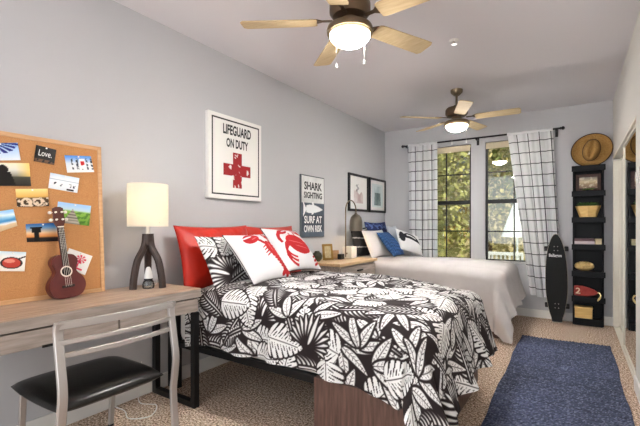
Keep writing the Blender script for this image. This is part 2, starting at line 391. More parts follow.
def fan(loc, base, label):
    x, y = loc; t = T('ceiling_fan', label, 'ceiling fan', (x, y, ZC), 'ceiling fans'); c = (x, y, 0)
    bm = B(); lathe(bm, [(0, ZC-.001), (.065, ZC-.001), (.062, ZC-.03), (.03, ZC-.062), (0, ZC-.062)], c, 24); P('canopy', bm, m_nickel, t, True)
    bm = B(); tube(bm, [(x, y, ZC-.06), (x, y, 2.50)], .012); P('downrod', bm, m_nickel, t, True)
    bm = B(); lathe(bm, [(0, 2.515), (.03, 2.515), (.05, 2.495), (.105, 2.485), (.118, 2.465), (.118, 2.42), (.10, 2.395), (.055, 2.385), (0, 2.385)], c, 32); P('motor_housing', bm, m_bronze, t, True)
    bm = B(); lathe(bm, [(0, 2.386), (.05, 2.386), (.055, 2.36), (.05, 2.345), (.1, 2.348), (.128, 2.335), (.134, 2.318), (.132, 2.300), (.12, 2.298), (0, 2.30)], c, 32); P('light_fitter', bm, m_nickel, t, True)
    bm = B(); lathe(bm, [(.119*math.cos(a), 2.2995-.072*math.sin(a)) for a in np.linspace(0, PI/2, 10)], c, 32); P('globe', bm, m_globe, t, 'all')
    for k in range(5):
        a = math.radians(base+72*k); R = Matrix.Translation((x, y, 2.365)) @ Matrix.Rotation(a, 4, 'Z') @ Matrix.Rotation(math.radians(-11), 4, 'X')
        bm = B(); n = 10
        out = [(.19, -.05), (.21, -.058)]+[(.25+.36*i/n, -.06-.008*i/n) for i in range(n)]+[(.615, -.066), (.63, -.045), (.63, .045), (.615, .066)]+[(.61-.36*i/n, .068-.008*i/n) for i in range(n)]+[(.21, .058), (.19, .05)]
        prism(bm, out, .007, R, .002); b = P('blade', bm, m_blade, t)
        bm = B(); prism(bm, [(.1, -.012), (.16, -.012), (.19, -.035), (.235, -.04), (.25, 0), (.235, .04), (.19, .035), (.16, .012), (.1, .012)], .006, R @ Matrix.Translation((0, 0, .0075)), .001)
        P('blade_iron', bm, m_bronze, b)
    for dx, l in ((-.07, .235), (.085, .215)):
        # chains hang from the fitter, across the view
        px_, py_ = x+dx*.835, y+dx*.55-.0
        px_, py_ = px_+.0713*(1 if dx > 0 else 1)*.55, py_-.0713*.835*1.35
        bm = B(); tube(bm, [(px_, py_, 2.33), (px_, py_, 2.33-l)], .0016, 6); ch = P('pull_chain', bm, m_chrome, t)
        bm = B(); lathe(bm, [(0, 2.33-l), (.004, 2.327-l), (.0075, 2.305-l), (0, 2.298-l)], (px_, py_, 0), 10); P('pull_knob', bm, m_trim, ch, True)
fan((1.44, 1.965), 66, 'ceiling fan with maple blades and two pull chains, nearer one above the foreground bed')
fan((1.43, 4.40), 4, 'ceiling fan with maple blades farther off, in front of the windows')

# ------------------------------------------------------------------ pictures on the left wall
m_paint = painted('printed surface', .6); m_print = painted('photo print', .3)
m_ink = mat('dark ink', (48, 48, 50), .7); m_white = mat('white ink', (238, 238, 236), .7)
def wallgrid(y0, y1, z0, z1, x, nu, nv):
    U, V = UVg(nu, nv); return np.stack([np.full_like(U, x), y0+(y1-y0)*U, z0+(z1-z0)*V], -1), U, V
RY, UZ = (0, 1, 0), (0, 0, 1)
# lifeguard sign: a stretched canvas
y0, y1, z0, z1 = 2.16, 2.803, 1.425, 2.148
t = T('lifeguard_sign', 'white canvas sign reading LIFEGUARD ON DUTY with a red cross', 'wall sign', (XL, 2.48, z0))
bm = B(); box(bm, XL+.0005, XL+.04, y0, y1, z0, z1, .004); P('canvas', bm, mat('white canvas', (236, 234, 230), .8, bump=.05, bscale=500), t)
xs = XL+.0415; bm = B(); i, w = .035, .012
for a, b, c, d in ((y0+i, y1-i, z0+i, z0+i+w), (y0+i, y1-i, z1-i-w, z1-i), (y0+i, y0+i+w, z0+i+w, z1-i-w), (y1-i-w, y1-i, z0+i+w, z1-i-w)): box(bm, XL+.0395, xs, a, b, c, d)
P('border_line', bm, m_ink, t)
text('lettering', 'LIFEGUARD', (xs, 2.487, 2.028), RY, UZ, .34, .088, m_ink, t, .035)
text('lettering', 'ON DUTY', (xs, 2.487, 1.915), RY, UZ, .265, .08, m_ink, t, .035)
pts, U, V = wallgrid(2.487-.165, 2.487+.165, 1.682-.155, 1.682+.155, xs, 71, 71)
cross = ((abs(U-.5) < .17) | (abs(V-.5) < .17)).astype(float); worn = (fbm(U, V, 7, 3) > .86)*cross
img = mixc(mixc(flat(U, (236, 234, 230)), cross, (158, 34, 38)), worn, (226, 214, 210)); grid_mesh('red_cross', pts, m_paint, t, img)
# shark sign
y0, y1, z0, z1 = 3.472, 3.95, 1.057, 1.765
t = T('shark_sign', 'tall sign reading SHARK SIGHTING SURF AT OWN RISK with a white shark', 'wall sign', (XL, 3.7, z0))
bm = B(); box(bm, XL+.0005, XL+.02, y0, y1, z0, z1, .002); P('board', bm, mat('sign edge', (92, 98, 104), .6), t)
pts, U, V = wallgrid(y0+.012, y1-.012, z0+.012, z1-.012, XL+.021, 90, 130)
img = flat(U, (88, 100, 114)); img = mixc(img, sm(.56, V, .012), (226, 227, 226)); img = mixc(img, (V < .36)*(V > .09)*1., (72, 80, 92))
img = img*(.9+.2*fbm(U, V, 3, 5)[..., None]*.6)
u, v = (U-.06)/.88, (V-.455)/.075
d = abs(v-.1*np.sin(u*PI))-(.95*np.sin(PI*np.clip(u, 0, 1)**.75)**.8*(u > .16)+(u <= .16)*(.25+5*np.clip(.16-u, 0, 1)))
fin = (V > .47)*(V < .575)*(U > .48+(V-.47)*-.4)*(U < .60-(V-.47)*.9); fin2 = (V < .44)*(V > .37)*(U > .5-(.44-V)*1.2)*(U < .62-(.44-V)*1.9)
tail = (u > 0)*(u < .14)*(abs(v) < 1.5*(1-u/.15)+.25)*(abs(v) > 1.1-u*14)
body = (d < 0)*(u > .02)*(u < 1)
img = mixc(img, np.clip(np.maximum.reduce([body*1., fin*1., fin2*1., tail*1.]), 0, 1), (232, 234, 236)); grid_mesh('printed_face', pts, m_paint, t, np.clip(img, 0, 1))
for s, z, h, mm, w in (('SHARK', 1.645, .092, m_ink, .36), ('SIGHTING', 1.54, .072, m_ink, .37), ('SURF AT', 1.262, .085, m_white, .36), ('OWN RISK', 1.158, .08, m_white, .37)):
    text('lettering', s, (XL+.0215, 3.711, z), RY, UZ, w, h, mm, t, .03)
# two framed prints
def art1(U, V):
    g = flat(U, (232, 230, 227)); n = fbm(U, V, 3, 9); sh = (abs(U-.5) < .34)*(V > .1)*(V < .5+.12*(abs(U-.28) < .12)+.05*np.sin(U*20))
    g = mixc(g, sh*(.25+.6*n), (176, 148, 146)); return mixc(g, (abs(U-.42-.06*np.sin(V*30)) < .07)*(V > .55)*(V < .85)*(n > .45)*.6, (120, 122, 124))
def art2(U, V):
    g = flat(U, (214, 222, 222)); n = fbm(U, V, 3, 4); sh = (abs(U-.5) < .22+.1*(1-V))*(V > .08)*(V < .62)
    g = mixc(g, sh*(.55+.45*n), (84, 104, 104)); return mixc(g, (abs(U-.5) < .3)*(V >= .62)*(V < .9)*.7*n, (150, 172, 176))
for y0, y1, fn, nm, lab in ((4.557, 5.135, art1, 'sm', 'black framed print of pinkish grey shapes, the one over the arc lamp'), (5.18, 5.755, art2, 'bg', 'black framed print of a grey green figure, nearest the corner')):
    z0, z1 = 1.39, 1.905; t = T('framed_print', lab, 'framed picture', (XL, (y0+y1)/2, z0), 'framed prints'); w = .032
    bm = B()
    for a, b, c, d in ((y0, y0+w, z0, z1), (y1-w, y1, z0, z1), (y0+w, y1-w, z0, z0+w), (y0+w, y1-w, z1-w, z1)): box(bm, XL+.0005, XL+.028, a, b, c, d, .002)
    P('frame', bm, m_black, t)
    bm = B(); box(bm, XL+.001, XL+.014, y0+w, y1-w, z0+w, z1-w); P('mat_board', bm, m_trim, t)
    pts, U, V = wallgrid(y0+w+.06, y1-w-.06, z0+w+.05, z1-w-.05, XL+.0146, 50, 60); grid_mesh('artwork', pts, m_paint, t, np.clip(fn(U, V), 0, 1))
# ------------------------------------------------------------------ desk
m_dtop = wood('desk top wood', (150, 124, 104), (196, 172, 150), 'y', 4, .4); m_dgrey = wood('desk grey wood', (128, 117, 110), (166, 154, 146), 'y', 5, .45)
DZ, DX, DY0, DY1 = .782, .452, .52, 1.722
t = T('writing_desk', 'grey wood desk with black metal frame legs carrying the cork board', 'desk', (.2, 1.12, 0))
bm = B(); box(bm, XL+.016, DX, DY0, DY1, DZ-.004, DZ, .001); box(bm, XL+.018, DX-.002, DY0+.002, DY1-.002, DZ-.012, DZ-.004); P('desktop', bm, m_dtop, t)
bm = B(); box(bm, XL+.017, DX-.001, DY0+.001, DY1-.001, DZ-.058, DZ-.006, .002); P('top_edge', bm, m_dgrey, t)
bm = B(); box(bm, XL+.03, DX-.03, DY0+.01, DY1-.01, .628, DZ-.06); P('apron', bm, mat('drawer shadow gap', (40, 36, 34), .7), t)
for a, b in ((DY0+.02, 1.168), (1.176, DY1-.02)):
    bm = B(); box(bm, DX-.03, DX-.008, a, b, .632, DZ-.066, .002); d = P('drawer', bm, m_dgrey, t)
    bm = B(); c = (a+b)/2; box(bm, DX-.009, DX-.004, c-.05, c+.05, .625, .637, .001); P('finger_pull', bm, m_black, d)
for ya in (DY0+.015, DY1-.055):
    bm = B(); box(bm, DX-.042, DX-.002, ya, ya+.04, .001, .628, .002); P('leg', bm, m_black, t)
    bm = B(); box(bm, XL+.02, XL+.06, ya, ya+.04, .001, .628, .002); P('leg', bm, m_black, t)
    bm = B(); box(bm, XL+.06, DX-.042, ya, ya+.04, .001, .04, .002); P('foot_rail', bm, m_black, t)
# ------------------------------------------------------------------ cork board
m_cork = mat('cork', (176, 122, 76), .9, 0, .25, 380, .5, 260, (1, 1, 1), (208, 154, 104), spec=.1); m_pine = wood('board frame wood', (196, 150, 106), (216, 174, 130), 'y', 6)
bx = lambda z: .048-.048*(z-DZ)/.915                    # face of the leaning board
BY0, BY1, BZ0, BZ1 = .36, 1.303, DZ+.001, 1.697
lean = Matrix.Translation((.048, 0, DZ+.001)) @ Matrix.Rotation(math.atan2(-.048, .915), 4, 'Y') @ Matrix.Translation((-.048, 0, -DZ-.001))
t = T('cork_board', 'wood framed cork board leaning on the wall, pinned with photos', 'pin board', (.03, .83, DZ))
bm = B(); box(bm, .028, .044, BY0+.015, BY1-.015, BZ0+.015, BZ1-.015, M=lean); P('cork_panel', bm, m_cork, t)
bm = B()
for a, b, c, d in ((BY0, BY0+.024, BZ0, BZ1), (BY1-.024, BY1, BZ0, BZ1), (BY0+.024, BY1-.024, BZ0, BZ0+.024), (BY0+.024, BY1-.024, BZ1-.024, BZ1)): box(bm, .028, .05, a, b, c, d, .002, M=lean)
P('frame', bm, m_pine, t)
QUADS = {
 'palm': [(0.70, 1.615), (0.859, 1.645), (0.871, 1.552), (0.70, 1.525)], 'love': [(0.945, 1.649), (1.046, 1.637), (1.033, 1.546), (0.931, 1.555)],
 'surf': [(1.088, 1.612), (1.238, 1.628), (1.256, 1.531), (1.101, 1.51)], 'girl': [(0.70, 1.516), (0.91, 1.541), (0.917, 1.415), (0.70, 1.398)],
 'light': [(1.012, 1.5), (1.168, 1.484), (1.154, 1.393), (1.0, 1.411)], 'bike': [(0.844, 1.393), (0.997, 1.407), (1.002, 1.308), (0.85, 1.297)],
 'walk': [(1.048, 1.336), (1.232, 1.318), (1.217, 1.194), (1.033, 1.217)], 'beach': [(0.68, 1.25), (0.833, 1.285), (0.85, 1.195), (0.70, 1.135)],
 'tower': [(0.887, 1.205), (1.048, 1.214), (1.053, 1.107), (0.891, 1.107)], 'sun': [(0.765, 1.066), (0.887, 1.053), (0.877, 0.95), (0.755, 0.963)],
 'card': [(1.101, 1.064), (1.232, 1.008), (1.185, 0.896), (1.059, 0.962)]}
def paint_photo(n, U, V):
    f = fbm(U, V, 4, len(n)+ord(n[0])); f2 = fbm(U, V, 9, ord(n[1]))
    if n == 'palm':
        g = grad(V, (0, (232, 240, 250)), (1, (150, 190, 240))); a = np.arctan2(V-1.05, U-.3); r = np.hypot(U-.3, V-1.05)
        return mixc(g, ((np.sin(a*22) > -.45)*(r < .62+.2*f))*1., (26, 38, 128))
    if n == 'love':
        return mixc(flat(U, (22, 20, 20)), (V < .2)*(f > .3)*.8, (120, 84, 56))
    if n == 'surf':
        g = grad(V, (0, (238, 240, 242)), (.55, (220, 228, 236)), (1, (60, 130, 220)))
        g = mixc(g, (np.sin(U*34) > .35)*(V > .15)*(V < .85)*(U > .2)*(f2 > .35), (40, 52, 74)); g = mixc(g, (abs(U-.62) < .1)*(abs(V-.5) < .3)*1., (250, 250, 250))
        return mixc(g, (abs(U-.62) < .07)*(abs(V-.52) < .16)*(f > .4), (206, 40, 44))
    if n == 'girl':
        g = grad(V, (0, (40, 38, 34)), (.38, (70, 68, 56)), (.45, (150, 146, 132)), (.7, (226, 224, 214)), (1, (246, 240, 214))); g = mixc(g, sm(.85, U, .3)*(V > .4)*.8, (248, 204, 96))
        return mixc(g, ((np.hypot((U-.42)/.12, (V-.72)/.2) < 1) | ((abs(U-.45) < .24*(1-V*.75))*(V < .62)))*1., (24, 20, 20))
    if n == 'light':
        g = grad(V, (0, (226, 232, 238)), (.6, (238, 242, 246)), (.64, (150, 170, 190)), (.68, (238, 242, 246)), (1, (206, 224, 240)))
        for u0 in (.2, .42, .72, .86): g = mixc(g, (abs(U-u0) < .045)*(abs(V-.36) < .12)*(f2 > .4), (40, 52, 70))
        return mixc(g, (abs(U-.74) < .13)*(abs(V-.1) < .06)*1., (30, 32, 36))
    if n == 'bike':
        g = grad(V, (0, (50, 36, 26)), (.45, (92, 66, 40)), (.55, (226, 176, 92)), (1, (250, 222, 150)))
        return mixc(g, (abs(np.hypot((U-.3), (V-.25)*.7)-.14) < .035) | (abs(np.hypot((U-.65), (V-.25)*.7)-.13) < .03) | ((f2 > .62)*(V < .5)), (228, 206, 180))
    if n == 'walk':
        g = grad(V, (0, (110, 160, 60)), (.6, (140, 190, 80)), (.68, (190, 214, 230)), (1, (150, 196, 240)))
        g = mixc(g, (f2 > .55)*(V < .62)*.6, (60, 104, 40)); w = .36*(.75-V); k = abs(U-.45) < w
        return mixc(mixc(g, k*1., (172, 164, 152)), k*(np.sin(V*46) > .5)*.8, (92, 86, 80))
    if n == 'beach':
        return grad(V+.15*(U-.5)+.05*f, (0, (204, 172, 132)), (.28, (222, 196, 158)), (.36, (244, 246, 248)), (.5, (60, 140, 206)), (.62, (120, 186, 226)), (.8, (232, 240, 246)), (1, (150, 202, 240)))
    if n == 'tower':
        g = grad(V, (0, (20, 18, 20)), (.2, (40, 28, 26)), (.28, (222, 140, 70)), (.5, (228, 190, 150)), (.8, (96, 150, 200)), (1, (40, 96, 168)))
        return mixc(g, ((abs(U-.3) < .14)*(V > .5)*(V < .78) | (abs(U-.3) < .18)*(V >= .74)*(V < .8) | (abs(U-.3) < .08)*(V < .5)), (14, 14, 16))
    if n == 'sun':
        g = grad(V, (0, (226, 220, 210)), (.7, (236, 234, 230)), (1, (200, 222, 232))); d = np.hypot((U-.5)/.4, (V-.42)/.3)
        g = mixc(g, (d < 1)*1., (40, 30, 30)); g = mixc(g, (d < .82)*1., (196, 66, 54)); g = mixc(g, (np.hypot((U-.42)/.2, (V-.52)/.1) < 1)*.7, (240, 170, 150))
        return mixc(g, (abs(V-.62-.5*(U-.7)) < .04)*(U > .72)*1., (40, 30, 30))
    g = flat(U, (244, 242, 240)); a = np.arctan2(V-.66, U-.6); r = np.hypot(U-.6, (V-.66))
    g = mixc(g, (r < .22)*(np.sin(a*8) > -.2), (226, 60, 96)); g = mixc(g, (abs(U-.56-.1*(V-.4)) < .03)*(V > .2)*(V < .66)*1., (226, 60, 96))
    return mixc(g, (V > .12)*(V < .2)*(U > .15)*(U < .8)*1., (226, 60, 96))
LAB = {'palm': 'photo of a blue palm tree against sky at top of the cork board', 'love': 'black photo with the word Love pinned on the cork board', 'surf': 'photo of white boards and a red sign at the cork board corner',
 'girl': 'photo of a dark silhouetted person before a pale sky on cork board', 'light': 'pale photo of a white building front pinned on the cork board', 'bike': 'sunset photo with bicycle wheels pinned on the cork board',
 'walk': 'photo of a boardwalk through green grass behind the ukulele head', 'beach': 'photo of blue sea and beach sand on the cork board', 'tower': 'photo of a lifeguard tower silhouette at sunset beside the ukulele neck',
 'sun': 'photo of red sunglasses on sand low on the cork board', 'card': 'white card with a pink palm tree behind the ukulele body'}
m_pin = mat('pin white', (240, 238, 234), .3)
for n, q in QUADS.items():
    q = [Vector((bx(z)+.0015, y, z)) for y, z in q]; tl, tr, br, bl = [np.array(v) for v in q]
    cx = sum(q, Vector())/4; t = T('pinned_photo', LAB[n], 'photo', cx, 'photos on the cork board')
    U, V = UVg(48, 36); A = U[..., None]; C_ = V[..., None]
    pts = (bl*(1-A)+br*A)*(1-C_)+(tl*(1-A)+tr*A)*C_
    grid_mesh('print', pts, m_print, t, np.clip(paint_photo(n, U, V), 0, 1), back=.0007)
    p = (tl+tr)/2*.93+(bl+br)/2*.07
    bm = B(); bmesh.ops.create_uvsphere(bm, u_segments=8, v_segments=6, radius=.0048, matrix=Matrix.Translation((p[0]+.004, p[1], p[2]))); P('push_pin', bm, m_pin, t, True)
    if n == 'love': text('lettering', 'Love.', (cx.x+.0006, cx.y, cx.z+.008), (0, .0985, -.0105), (0, .014, .09), .066, .034, m_white, t, .0)
# ------------------------------------------------------------------ ukulele
t = T('ukulele', 'small reddish brown ukulele leaning against the cork board on the desk', 'ukulele', (.11, 1.06, DZ))
ub = Vector((.125, 1.066, DZ+.004)); ut = Vector((.058, 1.029, 1.315)); uu = (ut-ub).normalized(); un = Vector((1, 0, 0)); un = (un-uu*un.dot(uu)).normalized(); ur = uu.cross(un)
UM = basis(ub, ur, uu, un)                                # local: x across, y up the neck, z out of the face
m_uke = mat('ukulele red brown', (84, 34, 32), .35, vary=.5, vscale=14, col2=(104, 46, 40)); m_neck = mat('ukulele neck', (84, 40, 30), .4); m_fb = mat('fretboard', (44, 32, 28), .5); m_bone = mat('bone', (236, 228, 214), .4)
prof = [(0, 0), (.045, .003), (.075, .018), (.093, .05), (.096, .08), (.084, .112), (.062, .138), (.055, .155), (.06, .178), (.068, .2), (.066, .222), (.05, .242), (.025, .25), (0, .251)]
cl = spline([(a, b, 0) for a, b in prof], 4); outl = [(p.x, p.y) for p in cl]; outl = [(-a, b) for a, b in outl[::-1][:-1]]+outl[:-1]
outl = [outl[i] for i in range(len(outl)) if i == 0 or (Vector(outl[i])-Vector(outl[i-1])).length > 1e-4]
bm = B(); prism(bm, outl, .052, UM @ Matrix.Translation((0, 0, -.052)), .004); body = P('body', bm, m_uke, t, True)
bm = B(); lathe(bm, [(0, .0006), (.024, .0006)], (0, .152, 0), 28, UM); P('sound_hole', bm, mat('hole', (16, 12, 12), .9), body)
bm = B(); lathe(bm, [(.024, .0008), (.0275, .0012), (.031, .0008)], (0, .152, 0), 28, UM); P('rosette', bm, m_bone, body)
bm = B(); box(bm, -.032, .032, .06, .075, .0005, .008, .002, M=UM); P('bridge', bm, m_fb, t); 
bm = B(); box(bm, -.016, .016, .185, .41, .0008, .006, .001, M=UM); fb = P('fretboard', bm, m_fb, t)
bm = B()
for k in range(12): y = .405-.21*(1-2**(-k/9.)); box(bm, -.016, .016, y-.0008, y+.0008, .006, .0072, M=UM)
P('fret', bm, m_chrome, fb)
bm = B(); box(bm, -.014, .014, .24, .41, -.018, .0008, .004, M=UM); P('neck', bm, m_neck, t)
bm = B(); prism(bm, [(-.017, .408), (.017, .408), (.029, .435), (.027, .515), (.012, .523), (-.012, .523), (-.027, .515), (-.029, .435)], .012, UM @ Matrix.Translation((0, 0, -.012)), .0015); P('headstock', bm, m_neck, t)
bm = B(); box(bm, -.016, .016, .406, .411, .0005, .008, M=UM); P('nut', bm, m_bone, t)
for sx in (-1, 1):
    for y in (.45, .492):
        bm = B(); lathe(bm, [(0, .012), (.005, .012), (.0055, 0), (0, 0)], (sx*.016, y, .0), 10, UM); tube(bm, [UM @ Vector((sx*.026, y, -.006)), UM @ Vector((sx*.036, y, -.006))], .002, 6)
        lathe(bm, [(0, -.012), (.008, -.01), (.009, 0), (.006, .006), (0, .007)], (sx*.04, y, -.006), 10, UM); P('tuning_peg', bm, m_bone, t, True)
for i, x in enumerate((-.0105, -.0035, .0035, .0105)):
    bm = B(); tube(bm, [UM @ Vector((x*1.4, .068, .0085)), UM @ Vector((x, .408, .0085))], .0007, 5); P('string', bm, m_bone, t)
# ------------------------------------------------------------------ table lamp with three curved legs
m_dark = wood('espresso wood', (44, 34, 31), (66, 52, 47), 'z', 5, .4); lx, ly = .145, 1.535
m_shade, *_ = translucent('linen shade', (242, 238, 228), .55)
t = T('table_lamp', 'lit lamp with cream drum shade on three dark curved legs, on the desk', 'table lamp', (lx, ly, DZ))
m_bulb = emit('lit bulb', (255, 226, 180), 5)
for k in range(3):
    a = math.radians(27+120*k); d = Vector((math.cos(a), math.sin(a), 0)); c = Vector((lx, ly, 0))
    pts = spline([c+d*.102+Vector((0, 0, DZ+.001)), c+d*.095+Vector((0, 0, .86)), c+d*.072+Vector((0, 0, .965)), c+d*.026+Vector((0, 0, 1.055)), c+d*.014+Vector((0, 0, 1.135))], 6)
    bm = B(); sweep(bm, pts, rect(.04, .034, .006)); P('leg', bm, m_dark, t, True)
bm = B(); lathe(bm, [(0, 1.06), (.03, 1.07), (.036, 1.1), (.036, 1.142), (0, 1.142)], (lx, ly, 0), 20); P('hub', bm, m_dark, t, True)
bm = B(); tube(bm, [(lx, ly, 1.14), (lx, ly, 1.25)], .01); P('neck', bm, m_trim, t, True)
bm = B(); lathe(bm, [(.124, 1.190), (.127, 1.190), (.127, 1.470), (.124, 1.470), (.124, 1.190)], (lx, ly, 0), 48); P('lamp_shade', bm, m_shade, t, True)
bm = B(); lathe(bm, [(0, 1.25), (.012, 1.26), (.02, 1.29), (.03, 1.325), (.024, 1.35), (0, 1.36)], (lx, ly, 0), 16); P('bulb', bm, m_bulb, t, 'all')
bm = B()
for k in range(3): a = k*2*PI/3; tube(bm, [(lx, ly, 1.24), (lx+.128*math.cos(a), ly+.128*math.sin(a), 1.215)], .0022, 6)
P('shade_ring', bm, m_chrome, t)
# bottle between the legs
gx, gy = .165, 1.525
t = T('glass_bottle', 'small glass bottle with white cone top between the lamp legs', 'bottle', (gx, gy, DZ))
bm = B(); lathe(bm, [(0, .001), (.034, .001), (.038, .012), (.038, .03), (.03, .05), (.024, .06)], (gx, gy, DZ), 24); P('glass_base', bm, glass('clear glass', (236, 240, 240), .08), t, True)
bm = B(); lathe(bm, [(.0245, .05), (.0275, .05), (.0275, .066), (.0245, .066)], (gx, gy, DZ), 24); P('collar', bm, m_black, t, True)
bm = B(); lathe(bm, [(0, .064), (.027, .066), (.024, .09), (.016, .128), (.009, .14), (0, .142)], (gx, gy, DZ), 24); P('cone_top', bm, m_trim, t, True)
bm = B(); tube(bm, spline([(XL+.02, 1.60, DZ+.004), (.04, 1.585, DZ+.0035), (.08, 1.62, DZ+.0035), (.04, 1.67, DZ+.0035), (XL+.02, 1.70, DZ+.02)], 8), .0028, 6); tag(P('lamp_cord', bm, m_trim, None, True), 'thin white cord lying on the desk behind the lamp', 'cord')
# ------------------------------------------------------------------ desk chair
m_silver = mat('silver metal', (186, 182, 180), .45, .75); m_vinyl = mat('black vinyl', (11, 10, 9), .3, bump=.06, bscale=60, spec=.5)
t = T('desk_chair', 'silver metal chair with black vinyl seat pushed up to the desk', 'chair', (.45, 1.02, 0))
cy0, cy1 = .758, 1.302
def seatbm():
    bm = B(); n = 24; m = 20
    x0, x1, y0, y1 = .165, .70, cy0-.005, cy1-.01; top = []; bot = []
    for i in range(n+1):
        a = []; b = []
        for j in range(m+1):
            u, v = i/n*2-1, j/m*2-1; e = (1-abs(u)**6)*(1-abs(v)**6); k = max(0, e)**.45
            # rounded-square plan
            s = .5*(1-.06*(u*u*v*v)); x = (x0+x1)/2+u*(x1-x0)*s; y = (y0+y1)/2+v*(y1-y0)*s
            c = .012*(1-v*v)*(u+1)*.3-.018*max(0, -u-.55)
            a.append(bm.verts.new((x, y, .404+.034*k+c))); b.append(bm.verts.new((x, y, .398-.026*k)))
        top.append(a); bot.append(b)
    for i in range(n):
        for j in range(m): bm.faces.new((top[i][j], top[i+1][j], top[i+1][j+1], top[i][j+1])); bm.faces.new((bot[i][j], bot[i][j+1], bot[i+1][j+1], bot[i+1][j]))
    rim = [(i, 0) for i in range(n+1)]+[(n, j) for j in range(1, m+1)]+[(i, m) for i in range(n-1, -1, -1)]+[(0, j) for j in range(m-1, 0, -1)]
    for (i, j), (k, l) in zip(rim, rim[1:]+rim[:1]): bm.faces.new((top[i][j], bot[i][j], bot[k][l], top[k][l]))
    return bm
P('seat', seatbm(), m_vinyl, t, 'all')
for y in (cy0, cy1):
    bm = B(); sweep(bm, spline([(.725, y, .79), (.715, y, .74), (.735, y, .62), (.755, y, .5), (.745, y, .40), (.735, y, .3), (.76, y, .02)], 6), rect(.036, .02, .003)); P('back_post', bm, m_silver, t, True)
    yy = y+(.045 if y == cy0 else -.045)
    bm = B(); sweep(bm, [(.235, yy, .390), (.22, yy, .2), (.20, yy, .012)], rect(.028, .022, .003)); l = P('front_leg', bm, m_silver, t, True)
    bm = B(); lathe(bm, [(0, .001), (.018, .001), (.016, .012), (0, .012)], (.20, yy, 0), 12); P('glide', bm, m_black, l, True)
    bm = B(); lathe(bm, [(0, .001), (.018, .001), (.016, .02), (0, .02)], (.76, y, 0), 12); P('glide', bm, m_black, t, True)
    bm = B(); sweep(bm, [(.25, yy+(.04 if y == cy0 else -.04), .372), (.62, yy+(.04 if y == cy0 else -.04), .372)], rect(.014, .018, .002)); P('seat_rail', bm, m_silver, t)
for x0, z, h in ((.722, .778, .034), (.722, .705, .02), (.722, .65, .022)):
    bm = B(); sweep(bm, [(x0+.035*(1-((2*i/12)-1)**2), cy0+(cy1-cy0)*i/12, z) for i in range(13)], rect(.016, h, .002)); P('back_rail', bm, m_silver, t, True)
bm = B(); sweep(bm, [(.60, cy0+.05, .362), (.60, cy1-.05, .362)], rect(.02, .012, .002)); P('cross_rail', bm, m_silver, t)
for lab, pp in (('white cable trailing on the carpet behind the desk chair', [(.0, 1.35, .2), (.02, 1.36, .05), (.1, 1.4, .004), (.22, 1.36, .004), (.3, 1.45, .004), (.2, 1.56, .004), (.08, 1.52, .004), (.0, 1.56, .06), (.0, 1.58, .25)]),):
    bm = B(); tube(bm, spline(pp, 8), .0035, 6); tag(P('power_cable', bm, m_trim, None, True), lab, 'cable')
# ------------------------------------------------------------------ beds
def sstep(a, b, x): t = np.clip((x-a)/(b-a), 0, 1); return t*t*(3-2*t)
def drape(x0, x1, y0, y1, top, R, near, foot, far, nu, nv, fold=.1, lam=.3, flare=.12, seed=1, rough=.012, tuck=(.45, .85), pouch=0):
    """cloth laid over a mattress: returns points and its flat size"""
    xi, ya, yb = x1-R, y0+R, y1-R
    su, sv = (xi-x0)+foot, (yb-ya)+near+far
    U, V = np.meshgrid(np.linspace(x0, xi+foot, nu), np.linspace(ya-near, yb+far, nv), indexing='ij')
    nx, ny = np.minimum(U, xi), np.clip(V, ya, yb); dx, dy = U-nx, V-ny; d = np.hypot(dx, dy); dd = np.where(d > 1e-9, d, 1)
    ex, ey = dx/dd, dy/dd; a = np.minimum(d/R, PI/2); rest = np.maximum(d-R*PI/2, 0)*(1+pouch*2*np.abs(ex*ey)*(V < ya))
    ang = np.arctan2(ex, np.abs(ey)+1e-9); s = nx-np.sign(ey+1e-9)*ny*0+np.where(U > xi, (V-ya), 0)+ang*.25
    flare = np.where(U > xi, flare+.20*sstep(0, .1, U-xi), flare)
    w = fold*np.minimum(rest, .5)*(np.sin(2*PI*s/lam+seed)+.6*np.sin(2*PI*s/lam*1.7+2.1*seed)+.4*np.sin(2*PI*s/lam*.6+seed))
    w = w*sstep(*tuck, nx); flare = flare*sstep(*tuck, nx)
    hump = fold*.12*sstep(0, R*1.5, d)*np.sin(2*PI*s/lam+seed)
    out = R*np.sin(a)+rest*flare+w+hump*.3; down = R*(1-np.cos(a))+rest*(1-.02)
    n = fbm(U/1.2, V/1.2, 1.6, seed)-.5
    Z = top(nx, ny)-down+rough*2.2*n*(1-.5*sstep(0, .3, d)); Z = np.maximum(Z, .012+.012*(n+.5))
    return np.stack([nx+ex*out, ny+ey*out, Z], -1), su, sv
m_bed = wood('bed base wood', (72, 52, 46), (112, 84, 74), 'z', 5, .45); m_matt = mat('mattress ticking', (222, 220, 216), .9)
def bed(x1, y0, y1, zp, zm, label, px0):
    t = T('bed', label, 'bed', (1., (y0+y1)/2, 0), 'twin beds')
    bm = B(); box(bm, px0, x1-.02, y0, y1, .002, zp, .004); ped = P('pedestal', bm, m_bed, t)
    bm = B(); box(bm, x1-.02, x1-.008, y0+.03, y1-.03, .05, zp-.04, .003); d = P('drawer_front', bm, m_bed, ped)
    bm = B(); box(bm, XL+.12, px0, y0+.01, y1-.01, zp-.045, zp, .003); P('side_frame', bm, m_black, t)
    for y in (y0-.005, y1-.045):
        bm = B(); box(bm, XL+.02, XL+.12, y, y+.05, .001, zp+.25, .003); P('leg', bm, m_black, t)
    bm = B(); box(bm, XL+.125, x1, y0, y1, zp+.001, zm, .06, 4); P('mattress', bm, m_matt, t, True)
bed(1.93, 1.80, 3.07, .35, .69, 'dark wood bed nearer the desk, under the tropical leaf comforter', 1.30)
bed(1.88, 4.46, 5.56, .32, .68, 'bed under the windows, covered by the plain grey coverlet', 1.25)
